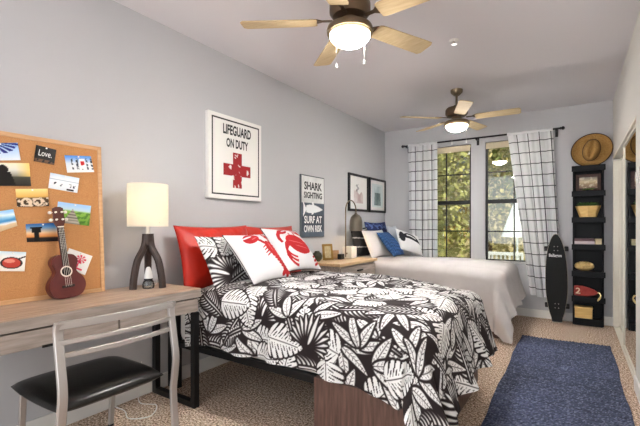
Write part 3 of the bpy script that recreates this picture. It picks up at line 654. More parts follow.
# comforter of the nearer bed: white tropical leaves on near-black
top = lambda x, y: .735+.062*sstep(.15, .55, x)-.055*sstep(1.15, 1.95, x)-.03*np.abs((y-2.435)/.63)**3
pts, su, sv = drape(.22, 1.97, 1.768, 3.105, top, .12, .455, .48, .27, 560, 520, .085, .36, .10, 1.3, .022, pouch=.22)
m_comf = painted('comforter print', .85, bump=.15, bscale=120)
tag(grid_mesh('comforter', pts, m_comf, None, tropical(560, 520, su, sv, 5, 180)), 'black comforter printed with white tropical leaves, draped over the nearer bed', 'comforter')
# coverlet of the far bed
top2 = lambda x, y: .775-.05*sstep(1.0, 1.9, x)-.02*np.abs((y-5.0)/.55)**3
pts, su, sv = drape(.05, 1.92, 4.40, 5.60, top2, .11, .70, .46, .16, 150, 140, .06, .5, .10, 2.2, .02, (.6, 1.4))
m_cov = mat('coverlet linen', (186, 180, 178), .9, bump=.15, bscale=300, vary=.5, vscale=6, col2=(198, 193, 191), spec=.1)
tag(grid_mesh('coverlet', pts, m_cov), 'plain light grey coverlet draped over the bed under the windows', 'coverlet')
# ------------------------------------------------------------------ pillows
def pillow(name, label, cat, c, right, up, w, h, th, m, img=None, back=None, piping=None, group=None, n=56, seed=0, crease=0):
    r, u = Vector(right).normalized(), Vector(up).normalized(); u = (u-r*u.dot(r)).normalized(); nn = r.cross(u)
    U, V = UVg(n, n); a, b = U*2-1, V*2-1
    X = w/2*a*(1-.07*(1-b*b)); Y = h/2*b*(1-.07*(1-a*a)); k = np.clip((1-np.abs(a)**2.6)*(1-np.abs(b)**2.6), 0, 1)**.55
    wr = (fbm(U, V, 1.5, seed+3)-.5)*.16*k; Z = th/2*k*(1+wr*1.5)+crease*k*(1-np.abs(2*fbm(U, V*.6, 2.2, seed+9)-1)*2)
    R_, U_, N_, C_ = map(np.array, (r, u, nn, c))
    f = C_+X[..., None]*R_+Y[..., None]*U_+Z[..., None]*N_; bk = C_+X[..., None]*R_+Y[..., None]*U_-Z[..., None]*.8*N_
    F = f.reshape(-1, 3); K = bk.reshape(-1, 3); idx = np.arange(n*n).reshape(n, n)
    q = np.stack([idx[:-1, :-1], idx[1:, :-1], idx[1:, 1:], idx[:-1, 1:]], -1).reshape(-1, 4)
    edge = np.zeros((n, n), bool); edge[0] = edge[-1] = True; edge[:, 0] = edge[:, -1] = True; ed = edge.ravel()
    mp = np.arange(n*n)+n*n; mp[ed] = np.arange(n*n)[ed]                     # the two sides share their seam
    faces = q.tolist()+mp[q][:, ::-1].tolist(); verts = np.vstack([F, K])
    t = T(name, label, cat, tuple(Vector(c)), group); verts = verts-np.array(ORG[t.name])
    me = bpy.data.meshes.new('cover'); me.from_pydata(verts.tolist(), [], faces); me.update(); me.polygons.foreach_set('use_smooth', [True]*len(me.polygons))
    if img is not None:
        d = np.vstack([img.reshape(-1, 3), (np.ones((n*n, 3))*np.array(back)/255. if back else img.reshape(-1, 3))]); l = np.where(d <= .04045, d/12.92, ((d+.055)/1.055)**2.4)
        at = me.color_attributes.new('dye', 'FLOAT_COLOR', 'POINT'); at.data.foreach_set('color', np.hstack([l, np.ones((len(l), 1))]).astype(np.float32).ravel())
    bm = bmesh.new(); bm.from_mesh(me); bmesh.ops.delete(bm, geom=[v for v in bm.verts if not v.link_faces], context='VERTS'); bm.to_mesh(me); bm.free()
    o = O('cover', me, m, t); ORG[o.name] = ORG[t.name]
    if piping:
        rim = [f[i, 0] for i in range(n)]+[f[-1, j] for j in range(1, n)]+[f[i, -1] for i in range(n-2, -1, -1)]+[f[0, j] for j in range(n-2, 0, -1)]
        bm = B(); tube(bm, [Vector(p) for p in rim]+[Vector(rim[0])], .0035, 6); P('piping', bm, piping, t, True)
    return t
m_red = mat('red satin', (184, 36, 20), .42, bump=.3, bscale=7, spec=.35); m_pil = painted('pillow print', .85, bump=.1, bscale=200)
Y1 = (0, 1, 0)
pillow('red_sham', 'glossy red pillow sham standing against the wall nearest the desk', 'pillow', (.14, 2.15, .955), (.02, 1, 0), (-.25, 0, 1), .74, .50, .17, m_red, group='red shams', seed=1, crease=.016)
pillow('red_sham', 'glossy red pillow sham behind the crab pillow', 'pillow', (.15, 2.83, .955), (-.02, 1, 0), (-.27, 0, 1), .72, .49, .17, m_red, group='red shams', seed=2, crease=.016)
pillow('leaf_sham', 'tropical leaf pillow sham between the red sham and the lobster pillow', 'pillow', (.34, 2.17, .925), (-.05, 1, 0), (-.55, 0, 1), .68, .44, .15, m_pil, tropical(110, 110, .62, .4, 11, 26), n=110, seed=3)
RED = (176, 32, 38); WHT = (216, 214, 216)
def ell(U, V, cx, cy, rx, ry, an=0): return (((U-cx)*math.cos(an)+(V-cy)*math.sin(an))/rx)**2+((-(U-cx)*math.sin(an)+(V-cy)*math.cos(an))/ry)**2 < 1
def arcs(U, V, cx, cy, r, w, a0, a1):
    R, A = np.hypot(U-cx, V-cy), np.arctan2(V-cy, U-cx); return (np.abs(R-r) < w) & ((A-a0) % (2*PI) < (a1-a0) % (2*PI))
def crab(U, V):
    q = lambda *a: ell(U, V, *a); k = q(.56, .52, .31, .25, -.25)
    for s in (-1, 1):
        for i in range(3):
            a = PI if s < 0 else 0; k |= arcs(U, V, .56+s*.2, .40-.06*i, .2+.015*i, .022, *((PI*.55, PI*1.45) if s < 0 else (-PI*.45, PI*.45)))
        k |= arcs(U, V, .56+s*.22, .66, .19, .035, *((PI*.5, PI*1.15) if s < 0 else (-PI*.15, PI*.5)))
        k |= q(.56+s*.2, .87, .15, .07, -s*.35) & ~q(.56+s*.13, .90, .11, .017, -s*.35)
    k |= q(.49, .80, .018, .04) | q(.63, .80, .018, .04); g = mixc(flat(U, WHT), k*1., RED)
    return mixc(g, (q(.52, .56, .2, .012, -.25) | q(.6, .44, .16, .01, -.25))*1., (206, 96, 98))
def lobster(U, V):
    q = lambda *a: ell(U, V, *a); k = q(.73, .56, .13, .19)
    for i in range(6): k |= q(.75+.018*i, .40-.055*i, .12-.007*i, .034)
    k |= q(.86, .06, .05, .07) | q(.77, .06, .07, .04, .5) | q(.94, .07, .06, .04, -.5)
    k |= q(.6, .74, .045, .15, .75) | q(.84, .76, .035, .13, -.4)
    k |= q(.42, .84, .23, .11, .35) & ~q(.34, .86, .15, .016, .3); k |= q(.86, .90, .075, .1, -.3) & ~q(.87, .96, .014, .07, -.3)
    for i in range(4):
        for s in (-1, 1): k |= q(.74+s*.16, .62-.06*i, .1, .013, -s*.45)
    return mixc(mixc(flat(U, WHT), k*1., RED), (q(.73, .6, .012, .1) | q(.5, .84, .1, .012, .35))*1., (206, 96, 98))
m_pipe = mat('dark piping', (70, 62, 62), .7)
n = 120; U, V = UVg(n, n)
pillow('throw_pillow', 'white throw pillow with a red lobster leaning on the leaf sham', 'pillow', (.515, 2.215, .955), (-.10, 1, 0), (-.64, 0, .77), .50, .44, .15, m_pil, lobster(U, V), WHT, m_pipe, 'sea animal pillows', n, 4)
pillow('throw_pillow', 'white throw pillow with a red crab, next to the lobster pillow', 'pillow', (.455, 2.70, .985), (.0, 1, -.06), (-.66, 0, .75), .50, .46, .15, m_pil, crab(U, V), WHT, m_pipe, 'sea animal pillows', n, 5)
# far bed
n = 70; U, V = UVg(n, n)
stripe = flat(U, (26, 25, 27)); stripe = mixc(stripe, ((V*3.2+.12*np.sin(U*3)) % 1 < .13)*1., (150, 150, 150))
pillow('striped_pillow', 'black pillow with thin grey stripes behind the arc lamp', 'pillow', (.12, 4.66, .975), (.1, 1, 0), (-.2, 0, 1), .40, .40, .12, m_pil, stripe, n=n, seed=6)
m_wp = mat('white pillowcase', (200, 194, 192), .9, bump=.08, bscale=30, spec=.1); m_gp = mat('grey pillowcase', (176, 182, 192), .9, bump=.08, bscale=30, spec=.1)
pillow('bed_pillow', 'white bed pillow between the striped pillow and the blue pillow', 'pillow', (.29, 4.80, .95), (.12, 1, 0), (-.45, 0, 1), .52, .40, .14, m_wp, seed=7)
navy = flat(U, (30, 40, 86)); navy = mixc(navy, (fbm(U, V, 5, 8) > .62)*1., (80, 100, 150))
pillow('navy_pillow', 'navy patterned pillow standing at the wall behind the blue pillow', 'pillow', (.13, 5.16, 1.03), (0, 1, 0), (-.2, 0, 1), .70, .44, .14, m_pil, navy, n=n, seed=8)
pillow('bed_pillow', 'pale grey bed pillow behind the black and white pillow, in the corner', 'pillow', (.32, 5.34, .985), (-.1, 1, 0), (-.3, 0, 1), .42, .42, .13, m_gp, seed=9)
f = fbm(U, V, 14, 21); blue = np.array((36, 66, 108))/255.*(.75+.6*f[..., None]); blue = mixc(blue, ((np.sin(U*70) > .5) & (np.sin(V*60+3*np.sin(U*70)) > .2))*.5, (84, 122, 166))
pillow('blue_pillow', 'chunky blue textured throw pillow leaning beside the white pillow', 'pillow', (.43, 4.93, .945), (-.05, 1, 0), (-.62, 0, .78), .42, .40, .14, m_pil, np.clip(blue, 0, 1), n=n, seed=10)
g = flat(U, (214, 212, 212)); d = V-.45-.25*np.sin(U*3.0+.3); g = mixc(g, ((abs(d) < .17*np.sin(PI*np.clip(U, 0, 1))) | (np.hypot((U-.12)/.1, (V-.6)/.25) < 1))*1., (26, 25, 32)); g = mixc(g, ((abs(d-.02) < .035) & (U > .3) & (U < .7))*1., (210, 208, 210))
pillow('graphic_pillow', 'white throw pillow with a bold black curve, nearest the window curtain', 'pillow', (.57, 5.25, .955), (.45, .88, -.28), (-.5, .15, .85), .44, .34, .13, m_pil, g, (214, 212, 212), n=n, seed=12)
# ------------------------------------------------------------------ nightstand and what stands on it
NZ = .795; m_ntop = wood('nightstand top', (186, 152, 112), (214, 184, 146), 'y', 4, .4)
t = T('nightstand', 'grey wood nightstand with pale wood top between the two beds', 'nightstand', (.25, 3.92, 0))
bm = B(); box(bm, XL+.02, .47, 3.48, 4.34, .004, NZ-.03, .003); bd = P('body', bm, m_dgrey, t)
bm = B(); box(bm, XL+.016, .50, 3.46, 4.36, NZ-.03, NZ, .003); P('tabletop', bm, m_ntop, t)
for z0, z1 in ((.06, .38), (.40, NZ-.05)):
    bm = B(); box(bm, .47, .488, 3.50, 4.32, z0, z1, .003); d = P('drawer', bm, m_dgrey, t)
    bm = B(); box(bm, .488, .506, 3.85, 3.97, z1-.06, z1-.045, .003); P('handle', bm, m_black, d)
m_bell = mat('aged brass bell', (112, 104, 92), .34, .85)
t = T('arc_lamp', 'lit arc table lamp with brass bell shade and white block base on nightstand', 'table lamp', (.2, 4.2, NZ))
bm = B(); box(bm, .135, .265, 4.13, 4.265, NZ+.001, NZ+.14, .006); P('base', bm, mat('white block', (240, 234, 220), .5), t)
bm = B(); pole = [(.2, 4.10, NZ+.02), (.2, 4.10, 1.1), (.2, 4.10, 1.36)]+[(.2, 4.2325-.1325*math.cos(a), 1.375+.13*math.sin(a)) for a in np.linspace(.1, PI-.05, 14)]+[(.2, 4.365, 1.345)]
box(bm, .19, .21, 4.105, 4.135, NZ+.05, NZ+.07); tube(bm, pole, .0075, 10); P('arc_pole', bm, m_nickel, t, True)
bm = B(); lathe(bm, [(0, 1.352), (.012, 1.352), (.02, 1.338), (.045, 1.325), (.068, 1.295), (.08, 1.25), (.083, 1.19), (.083, 1.125), (.079, 1.125), (.079, 1.19), (.074, 1.25), (.06, 1.29), (.03, 1.315), (0, 1.318)], (.2, 4.365, 0), 32); P('bell_shade', bm, m_bell, t, True)
bm = B(); bmesh.ops.create_uvsphere(bm, u_segments=16, v_segments=10, radius=.03, matrix=Matrix.Translation((.2, 4.365, 1.21))); P('bulb', bm, m_bulb, t, 'all')
m_gold = mat('gold frame', (150, 118, 62), .35, .7)
t = T('photo_frame', 'small gold photo frame standing on the nightstand', 'photo frame', (.12, 3.80, NZ))
Mf = Matrix.Translation((.14, 3.80, NZ+.001)) @ Matrix.Rotation(math.radians(-28), 4, 'Z') @ Matrix.Rotation(math.radians(-9), 4, 'Y')
bm = B(); w, h, b = .066, .185, .024
for a, c, d, e in ((-w, -w+b, 0, h), (w-b, w, 0, h), (-w+b, w-b, 0, b), (-w+b, w-b, h-b, h)): box(bm, -.009, .009, a, c, d, e, .002, M=Mf)
P('frame', bm, m_gold, t)
bm = B(); box(bm, -.007, .003, -w+b, w-b, b, h-b, M=Mf); P('picture', bm, mat('faded photo', (214, 200, 160), .4, vary=.6, vscale=30, col2=(150, 126, 80)), t)
bm = B(); box(bm, -.055, -.049, -.012, .012, .002, .12, M=Mf @ Matrix.Rotation(math.radians(20), 4, 'Y')); P('stand', bm, m_black, t)
t = T('alarm_clock', 'small black alarm clock between the gold frame and lamp base', 'clock', (.2, 4.0, NZ))
bm = B(); box(bm, .17, .22, 3.955, 4.04, NZ+.001, NZ+.062, .006); P('case', bm, m_black, t)
bm = B(); box(bm, .2195, .2215, 3.965, 4.03, NZ+.01, NZ+.054); P('dial', bm, mat('dark dial', (44, 40, 36), .2), t)
bm = B(); box(bm, .06, .13, 3.93, 4.06, NZ+.001, NZ+.10, .004); tag(P('wooden_box', bm, wood('box wood', (150, 112, 70), (176, 138, 94), 'y', 6)), 'plain tan wooden box behind the black alarm clock', 'box')
t = T('olive_vase', 'small round dark olive vase half hidden behind the crab pillow', 'vase', (.1, 3.6, NZ))
bm = B(); lathe(bm, [(0, .001), (.03, .001), (.055, .03), (.06, .06), (.045, .095), (.028, .105), (.03, .115), (.022, .115), (.02, .1), (0, .09)], (.12, 3.6, NZ), 24); P('body', bm, mat('olive glaze', (62, 62, 42), .3), t, True)
# ------------------------------------------------------------------ curtains
def grid_cloth():
    m, nt, d, tr = translucent('windowpane check curtain', (236, 236, 238), .35)
    uv = nt.nodes.new('ShaderNodeUVMap'); sp = nt.nodes.new('ShaderNodeSeparateXYZ'); link(nt, uv.outputs[0], sp.inputs[0]); ms = []
    for ax, w in (('X', .075), ('Y', .07)):
        a = nt.nodes.new('ShaderNodeMath'); a.operation = 'MULTIPLY'; a.inputs[1].default_value = 1/.145; link(nt, sp.outputs[ax], a.inputs[0])
        f = nt.nodes.new('ShaderNodeMath'); f.operation = 'FRACT'; link(nt, a.outputs[0], f.inputs[0])
        l = nt.nodes.new('ShaderNodeMath'); l.operation = 'LESS_THAN'; l.inputs[1].default_value = w; link(nt, f.outputs[0], l.inputs[0]); ms.append(l)
    x = nt.nodes.new('ShaderNodeMath'); x.operation = 'MAXIMUM'; link(nt, ms[0].outputs[0], x.inputs[0]); link(nt, ms[1].outputs[0], x.inputs[1])
    c = nt.nodes.new('ShaderNodeMix'); c.data_type = 'RGBA'; c.inputs['A'].default_value = rgb(236, 236, 238); c.inputs['B'].default_value = rgb(70, 70, 76)
    link(nt, x.outputs[0], c.inputs['Factor']); link(nt, c.outputs['Result'], d.inputs[0]); link(nt, c.outputs['Result'], tr.inputs[0]); return m
m_curt = grid_cloth(); RZ, RYY = 2.40, 5.67
def curtain(xa, xb, xc, xd, z0, folds, seed, full, back, lab):
    nu, nv = 140, 60; U, V = UVg(nu, nv)                        # V: 0 hem, 1 rod
    X = (xc+(xd-xc)*U)*(1-V)+(xa+(xb-xa)*U)*V; amp = .012+(.026-back*.25)*(1-V)
    ph = 2*PI*folds*U+seed+.5*np.sin(2*PI*U+seed)*(1-V)
    Y = RYY+back*(1-V)+amp*np.sin(ph)+.01*np.sin(ph*2.3+seed)*(1-V); Z = z0+(RZ+.012-z0)*V+.012*np.sin(9*U+seed)*(1-V)**3
    X = X+.012*np.cos(ph)*(1-V)
    uv = np.stack([U*(xb-xa)*full+.03, V*(RZ-z0)+.05], -1)
    t = T('curtain', lab, 'curtain', ((xa+xb)/2, RYY, z0), 'checked curtains')
    grid_mesh('cloth', np.stack([X, Y, Z], -1), m_curt, t, None, uv)
    bm = B(); n = 60; sweep(bm, [(xa+(xb-xa)*i/n, RYY, RZ) for i in range(n+1)], circ(.02, 12), [1.0+.12*math.sin(2*PI*folds*i/n+seed) for i in range(n+1)]); P('rod_pocket', bm, mat('curtain header', (228, 228, 230), .9), t, True)
curtain(.40, .84, .41, .835, .30, 5, .3, 1.15, 0, 'white curtain with thin black check beside the far bed pillows')
curtain(1.765, 2.285, 2.03, 2.385, .285, 5, 1.2, 1.12, .055, 'white curtain with thin black check hanging by the skateboard')
t = T('curtain_rod', 'black curtain rod on brackets above both windows', 'curtain rod', (1.35, RYY, RZ))
bm = B(); tube(bm, [(.345, RYY, RZ), (2.36, RYY, RZ)], .0115, 12); P('rod', bm, m_black, t, True)
for x, s in ((.345, -1), (2.36, 1)):
    bm = B(); lathe(bm, [(0, -.002), (.015, 0), (.017, .01), (.012, .016), (.021, .024), (.023, .036), (.014, .05), (0, .053)], (0, 0, 0), 16, Matrix.Translation((x, RYY, RZ)) @ Matrix.Rotation(s*PI/2, 4, 'Y')); P('finial', bm, m_black, t, True)
for x in (.372, 1.38, 2.322):
    bm = B(); box(bm, x-.012, x+.012, RYY-.012, YB-.008, RZ-.026, RZ-.0118, .002); box(bm, x-.016, x+.016, YB-.009, YB-.0005, RZ-.085, RZ+.03, .002); P('bracket', bm, m_black, t)
# ------------------------------------------------------------------ tall shelf
m_shelf = mat('blue black paint', (8, 9, 14), .45, spec=.2)
SX0, SX1, SF = 2.487, 2.807, 5.575; LIP = [1.908, 1.607, 1.294, .97, .651, .35]
t = T('ladder_shelf', 'tall narrow black shelf in the corner beside the skateboard', 'shelf', (2.647, 5.66, 0))
bm = B(); box(bm, SX0+.02, SX1-.02, 5.738, 5.752, .002, 1.90, .002); P('back_panel', bm, m_shelf, t)
for a in (SX0+.006, SX1-.02):
    bm = B(); box(bm, a, a+.014, 5.615, 5.752, .002, 1.88, .002); P('side_panel', bm, m_shelf, t)
for i, z in enumerate(LIP):
    bm = B(); box(bm, SX0+.02, SX1-.02, 5.595, 5.738, z-.02, z, .001); s = P('shelf_board', bm, m_shelf, t)
    bm = B(); box(bm, SX0-.004, SX1+.006, SF, SF+.02, z-.068, z-.0005, .003); P('shelf_lip', bm, m_shelf, s)
bm = B(); box(bm, SX0+.02, SX1-.02, 5.60, 5.738, .002, .085, .002); P('bottom_board', bm, m_shelf, t)
# framed picture on the top open shelf
z = LIP[1]; t = T('picture_frame', 'brown framed faded picture on the upper shelf under the hat', 'photo frame', (2.647, 5.68, z)); y = 5.69
bm = B()
for a, b, c, d in ((2.525, 2.56, 0, .205), (2.74, 2.775, 0, .205), (2.56, 2.74, 0, .035), (2.56, 2.74, .17, .205)): box(bm, a, b, y, y+.016, z+.001+c, z+.001+d, .003)
P('frame', bm, wood('dark frame wood', (58, 34, 26), (84, 52, 40), 'x', 5), t)
U, V = UVg(40, 30); img = grad(V, (0, (120, 96, 80)), (.4, (176, 150, 120)), (.6, (214, 196, 158)), (1, (150, 140, 130))); img = mixc(img, (fbm(U, V, 5, 6) > .66)*.6, (236, 226, 200))
pts = np.stack([2.56+.18*U, np.full_like(U, y+.008), z+.036+.135*V], -1); grid_mesh('picture', pts, m_print, t, img)
# sprig, planter
m_leaf = mat('leaf green', (96, 132, 56), .5, vary=.5, vscale=40, col2=(150, 180, 80)); m_leafd = mat('dark leaf', (50, 84, 44), .5, vary=.5, vscale=40, col2=(90, 124, 60))
def leaves(bm, c, n, l, w, spread, rnd, up=.6):
    for _ in range(n):
        a = rnd.uniform(0, 2*PI); e = rnd.uniform(up*.4, up*1.6); d = Vector((math.cos(a)*math.cos(e), math.sin(a)*math.cos(e), math.sin(e))); s = d.cross(Vector((0, 0, 1))).normalized()
        o = Vector(c)+Vector((rnd.uniform(-1, 1)*spread[0], rnd.uniform(-1, 1)*spread[1], 0)); L = l*rnd.uniform(.7, 1.2)
        p = [o, o+d*L*.5+s*w, o+d*L-Vector((0, 0, L*.15)), o+d*L*.5-s*w]; bm.faces.new([bm.verts.new(q) for q in p])
rn = random.Random(3); t = T('succulent', 'little green succulent before the picture frame on the shelf', 'plant', (2.64, 5.63, z))
bm = B(); leaves(bm, (2.645, 5.635, z+.012), 34, .055, .007, (.03, .008), rn, .35); P('leaf_rosette', bm, m_leaf, t)
bm = B(); lathe(bm, [(0, .001), (.018, .001), (.024, .014), (0, .014)], (2.645, 5.635, z), 16); P('pot', bm, mat('dark pot', (40, 44, 40), .5), t, True)
z = LIP[2]; t = T('faceted_planter', 'faceted yellow wood planter with short green plant on the shelf', 'planter', (2.647, 5.66, z))
m_ply = wood('light plywood', (206, 166, 98), (228, 194, 128), 'x', 5, .5)
def hexa(bm, z0, z1, r0, r1, c):
    rg = []
    for zz, r in ((z0, r0), (z1, r1)):
        rg.append([bm.verts.new((c[0]+r[0]*k, c[1]+r[1]*q, zz)) for k, q in ((-1, .35), (-.75, -.6), (.02, -1), (.75, -.6), (1, .35), (.6, 1), (-.6, 1))])
    n = 7
    for j in range(n): bm.faces.new((rg[0][j], rg[0][(j+1) % n], rg[1][(j+1) % n], rg[1][j]))
    bm.faces.new(rg[0][::-1]); bm.faces.new(rg[1])
bm = B(); hexa(bm, z+.001, z+.135, (.085, .05), (.128, .062), (2.647, 5.662)); P('pot', bm, m_ply, t)
bm = B(); leaves(bm, (2.647, 5.665, z+.134), 170, .06, .009, (.08, .035), rn, .8); P('foliage', bm, m_leafd, t)
# books
z = LIP[3]
for k, (zz, h, col, lab) in enumerate(((.001, .034, (188, 176, 178), 'pale book lying flat, lower one on the middle shelf'), (.036, .034, (96, 70, 74), 'dull plum book lying flat on top of the pale book'))):
    t = T('book', lab, 'book', (2.62, 5.67, z+zz), 'flat books on the middle shelf'); m = mat('book cover %d' % k, col, .5)
    x0, x1, y0, y1 = 2.512, 2.712-.006*k, 5.60+.004*k, 5.73
    bm = B(); box(bm, x0, x1, y0, y1, z+zz, z+zz+.003); box(bm, x0, x1, y0, y1, z+zz+h-.003, z+zz+h); box(bm, x0, x1, y0, y0+.003, z+zz+.003, z+zz+h-.003); P('cover', bm, m, t)
    bm = B(); box(bm, x0+.003, x1-.003, y0+.004, y1-.004, z+zz+.0035, z+zz+h-.0035); P('pages', bm, mat('book pages', (226, 218, 200), .8), t)
t = T('cream_box', 'small cream box at the end of the two flat books', 'box', (2.745, 5.66, z))
bm = B(); box(bm, 2.716, 2.778, 5.605, 5.70, z+.001, z+.05, .003); P('box_base', bm, mat('cream card', (210, 196, 160), .6), t)
bm = B(); box(bm, 2.714, 2.780, 5.603, 5.702, z+.05, z+.068, .003); P('lid', bm, mat('cream lid', (196, 180, 142), .6), t)
# woven oval
z = LIP[4]; t = T('woven_gourd', 'oval woven straw ball on the shelf below the books', 'ornament', (2.61, 5.66, z)); m_straw = mat('straw', (204, 170, 104), .7, bump=.4, bscale=160, vary=.5, vscale=60, col2=(226, 198, 140))
bm = B(); prof = [(.052*math.sin(a)**.8*(1+.05*math.cos(i*PI)), .098*-math.cos(a)) for i, a in enumerate(np.linspace(.0001, PI-.0001, 23))]
lathe(bm, prof, (0, 0, 0), 28, Matrix.Translation((2.61, 5.66, z+.0565)) @ Matrix.Rotation(PI/2, 4, 'Y')); P('ball', bm, m_straw, t, True)
bm = B()
for k in range(8): a = 2*PI*k/8; tube(bm, [(2.61-.092*math.cos(b), 5.66+.0555*math.sin(b)**.8*math.cos(a), z+.0565+.0555*math.sin(b)**.8*math.sin(a)) for b in np.linspace(.15, PI-.15, 12)], .0018, 5)
P('lacing', bm, mat('straw cord', (176, 138, 78), .8), t, True)
# small red surfboard ornament with rope
z = LIP[5]; t = T('surfboard_ornament', 'little red surfboard ornament with a white curl mark and rope tail', 'ornament', (2.62, 5.62, z)); m_rw = mat('red lacquer', (140, 46, 42), .4, vary=.5, vscale=20, col2=(168, 70, 60))
Ms = Matrix.Translation((2.505, 5.625, z+.062)) @ Matrix.Rotation(math.radians(3), 4, 'Y') @ Matrix.Rotation(PI/2+.12, 4, 'X')
so = [(0, -.05), (.03, -.058), (.08, -.06), (.14, -.052), (.2, -.032), (.235, -.01), (.24, 0), (.235, .01), (.2, .036), (.14, .056), (.08, .066), (.03, .066), (0, .056)]
bm = B(); prism(bm, so, .016, Ms, .003); P('board', bm, m_rw, t)
text('lettering', '2', Ms @ Vector((.042, .004, .0165)), Ms.to_3x3() @ Vector((1, 0, 0)), Ms.to_3x3() @ Vector((0, 1, 0)), .05, .072, mat('cream paint', (240, 226, 196), .5), t, .02)
bm = B(); e = Ms @ Vector((.228, 0, .008)); tube(bm, spline([e, e+Vector((.02, -.012, .006)), e+Vector((.034, -.04, -.02)), e+Vector((.03, -.062, -.05)), e+Vector((.012, -.064, -.075))], 6), .006, 8); tube(bm, spline([e+Vector((.02, -.03, .0)), e+Vector((.036, -.058, -.02)), e+Vector((.012, -.066, -.06)), e+Vector((.006, -.064, -.085))], 6), .006, 8)
P('rope', bm, mat('cream rope', (222, 200, 140), .8, bump=.3, bscale=300), t, True)
t = T('wooden_crate', 'pale yellow wooden box on the bottom shelf', 'box', (2.6, 5.65, .085))
bm = B(); box(bm, 2.515, 2.69, 5.606, 5.72, .086, .20, .003); P('box_body', bm, m_ply, t)
bm = B(); box(bm, 2.512, 2.693, 5.603, 5.723, .20, .222, .003); P('lid', bm, m_ply, t)
# ------------------------------------------------------------------ straw hat
t = T('straw_hat', 'wide brimmed straw hat hung on the wall above the shelf', 'hat', (2.683, 5.765, 2.105))
Mh = Matrix.Translation((2.683, 5.755, 2.105)) @ Matrix.Rotation(math.radians(-28), 4, 'Y') @ Matrix.Rotation(PI/2, 4, 'X')
bm = B(); n = 64; HC, HS = math.cos(.7), math.sin(.7)
pr_ = [(.207, .03), (.19, .014), (.16, .006), (.13, .006), (.108, .012), (.102, .03), (.096, .07), (.088, .1), (.066, .115), (.035, .108), (.0, .104)]
lathe(bm, pr_, (0, 0, 0), n)
for v in bm.verts:
    r = math.hypot(v.co.x, v.co.y)
    if r < .118:
        k = max(0, (v.co.z-.02)/.09); v.co.x *= .82-.14*k; v.co.y *= 1.22
        v.co.z -= .036*k*math.exp(-(v.co.x/.02)**2)*(1 if r < .08 else .5)
        v.co.x, v.co.y = v.co.x*HC+v.co.y*HS, -v.co.x*HS+v.co.y*HC
    else: v.co.z += .012*abs(v.co.x/.2)**2-.006*abs(v.co.y/.2)**2; v.co.x *= 1.02; v.co.y *= .93
rim = [v.co.copy() for v in bm.verts[:n]]
bmesh.ops.transform(bm, matrix=Mh, verts=bm.verts)
m_hat = mat('hat straw', (142, 104, 54), .75, bump=.5, bscale=220, vary=.6, vscale=90, col2=(188, 150, 90), spec=.15); P('hat_body', bm, m_hat, t, 'all')
bm = B(); tube(bm, [Mh @ p for p in rim]+[Mh @ rim[0]], .005, 8); P('brim_trim', bm, mat('brown trim', (62, 38, 28), .6), t, True)
bm = B(); tube(bm, [Mh @ Matrix.Rotation(-.7, 4, 'Z') @ Vector((.105*.82*math.cos(a), .105*1.22*math.sin(a), .023)) for a in np.linspace(0, 2*PI, 40)], .0055, 8); P('hat_band', bm, mat('brown band', (74, 48, 30), .6), t, True)
# ------------------------------------------------------------------ longboard
t = T('longboard', 'black longboard skateboard leaning upright on the wall beside the shelf', 'skateboard', (2.33, 5.6, 0))
so = spline([(0, 0, 0), (.052, .004, 0), (.06, .05, 0), (.085, .14, 0), (.112, .32, 0), (.119, .5, 0), (.113, .7, 0), (.092, .88, 0), (.06, 1.0, 0), (.028, 1.068, 0), (0, 1.085, 0)], 5); so = [(p.x, p.y) for p in so]
so = [p for p in so if p[0] > .004]; oo = so+[(0, 1.085)]+[(-a, b) for a, b in so[::-1]]
L_ = Matrix.Translation((2.335, 5.545, .012)) @ Matrix.Rotation(math.radians(-1), 4, 'Y') @ Matrix.Rotation(PI/2-.09, 4, 'X')     # local z faces the room
bm = B(); prism(bm, oo, .012, L_ @ Matrix.Translation((0, 0, -.012)), .002); P('deck', bm, mat('pale deck edge', (196, 186, 170), .5), t)
bm = B(); prism(bm, [(a*.975, .008+b*.986) for a, b in oo], .0012, L_ @ Matrix.Translation((0, 0, .0003))); g = P('grip_tape', bm, mat('black grip', (9, 9, 10), .75, bump=.3, bscale=600), t)
text('lettering', 'Ballagon', L_ @ Vector((-.008, .81, .0018)), L_.to_3x3() @ Vector((1, -.02, 0)), L_.to_3x3() @ Vector((.02, 1, 0)), .135, .05, m_white, t, .02)
for y in (.2, .9):
    bm = B(); box(bm, -.025, .025, y-.04, y+.04, -.022, -.0125, .003, M=L_); box(bm, -.02, .02, y-.02, y+.02, -.06, -.022, .006, M=L_); tube(bm, [L_ @ Vector((-.105, y, -.066)), L_ @ Vector((.105, y, -.066))], .006); tr = P('truck', bm, m_chrome, t)
    for s in (-1, 1):
        bm = B(); lathe(bm, [(0, -.02), (.012, -.02), (.026, -.022), (.031, -.014), (.031, .014), (.026, .022), (.012, .02), (0, .02)], (0, 0, 0), 20, L_ @ Matrix.Translation((s*.108, y, -.066)) @ Matrix.Rotation(PI/2, 4, 'Y')); P('wheel', bm, mat('dark wheel', (40, 38, 40), .5), tr, True)
    for a in (-.018, .018):
        for b in (-.025, .025):
            bm = B(); lathe(bm, [(0, .0014), (.0045, .0014), (.003, .0026), (0, .0026)], (a, y+b, 0), 8, L_); P('bolt', bm, m_chrome, t)
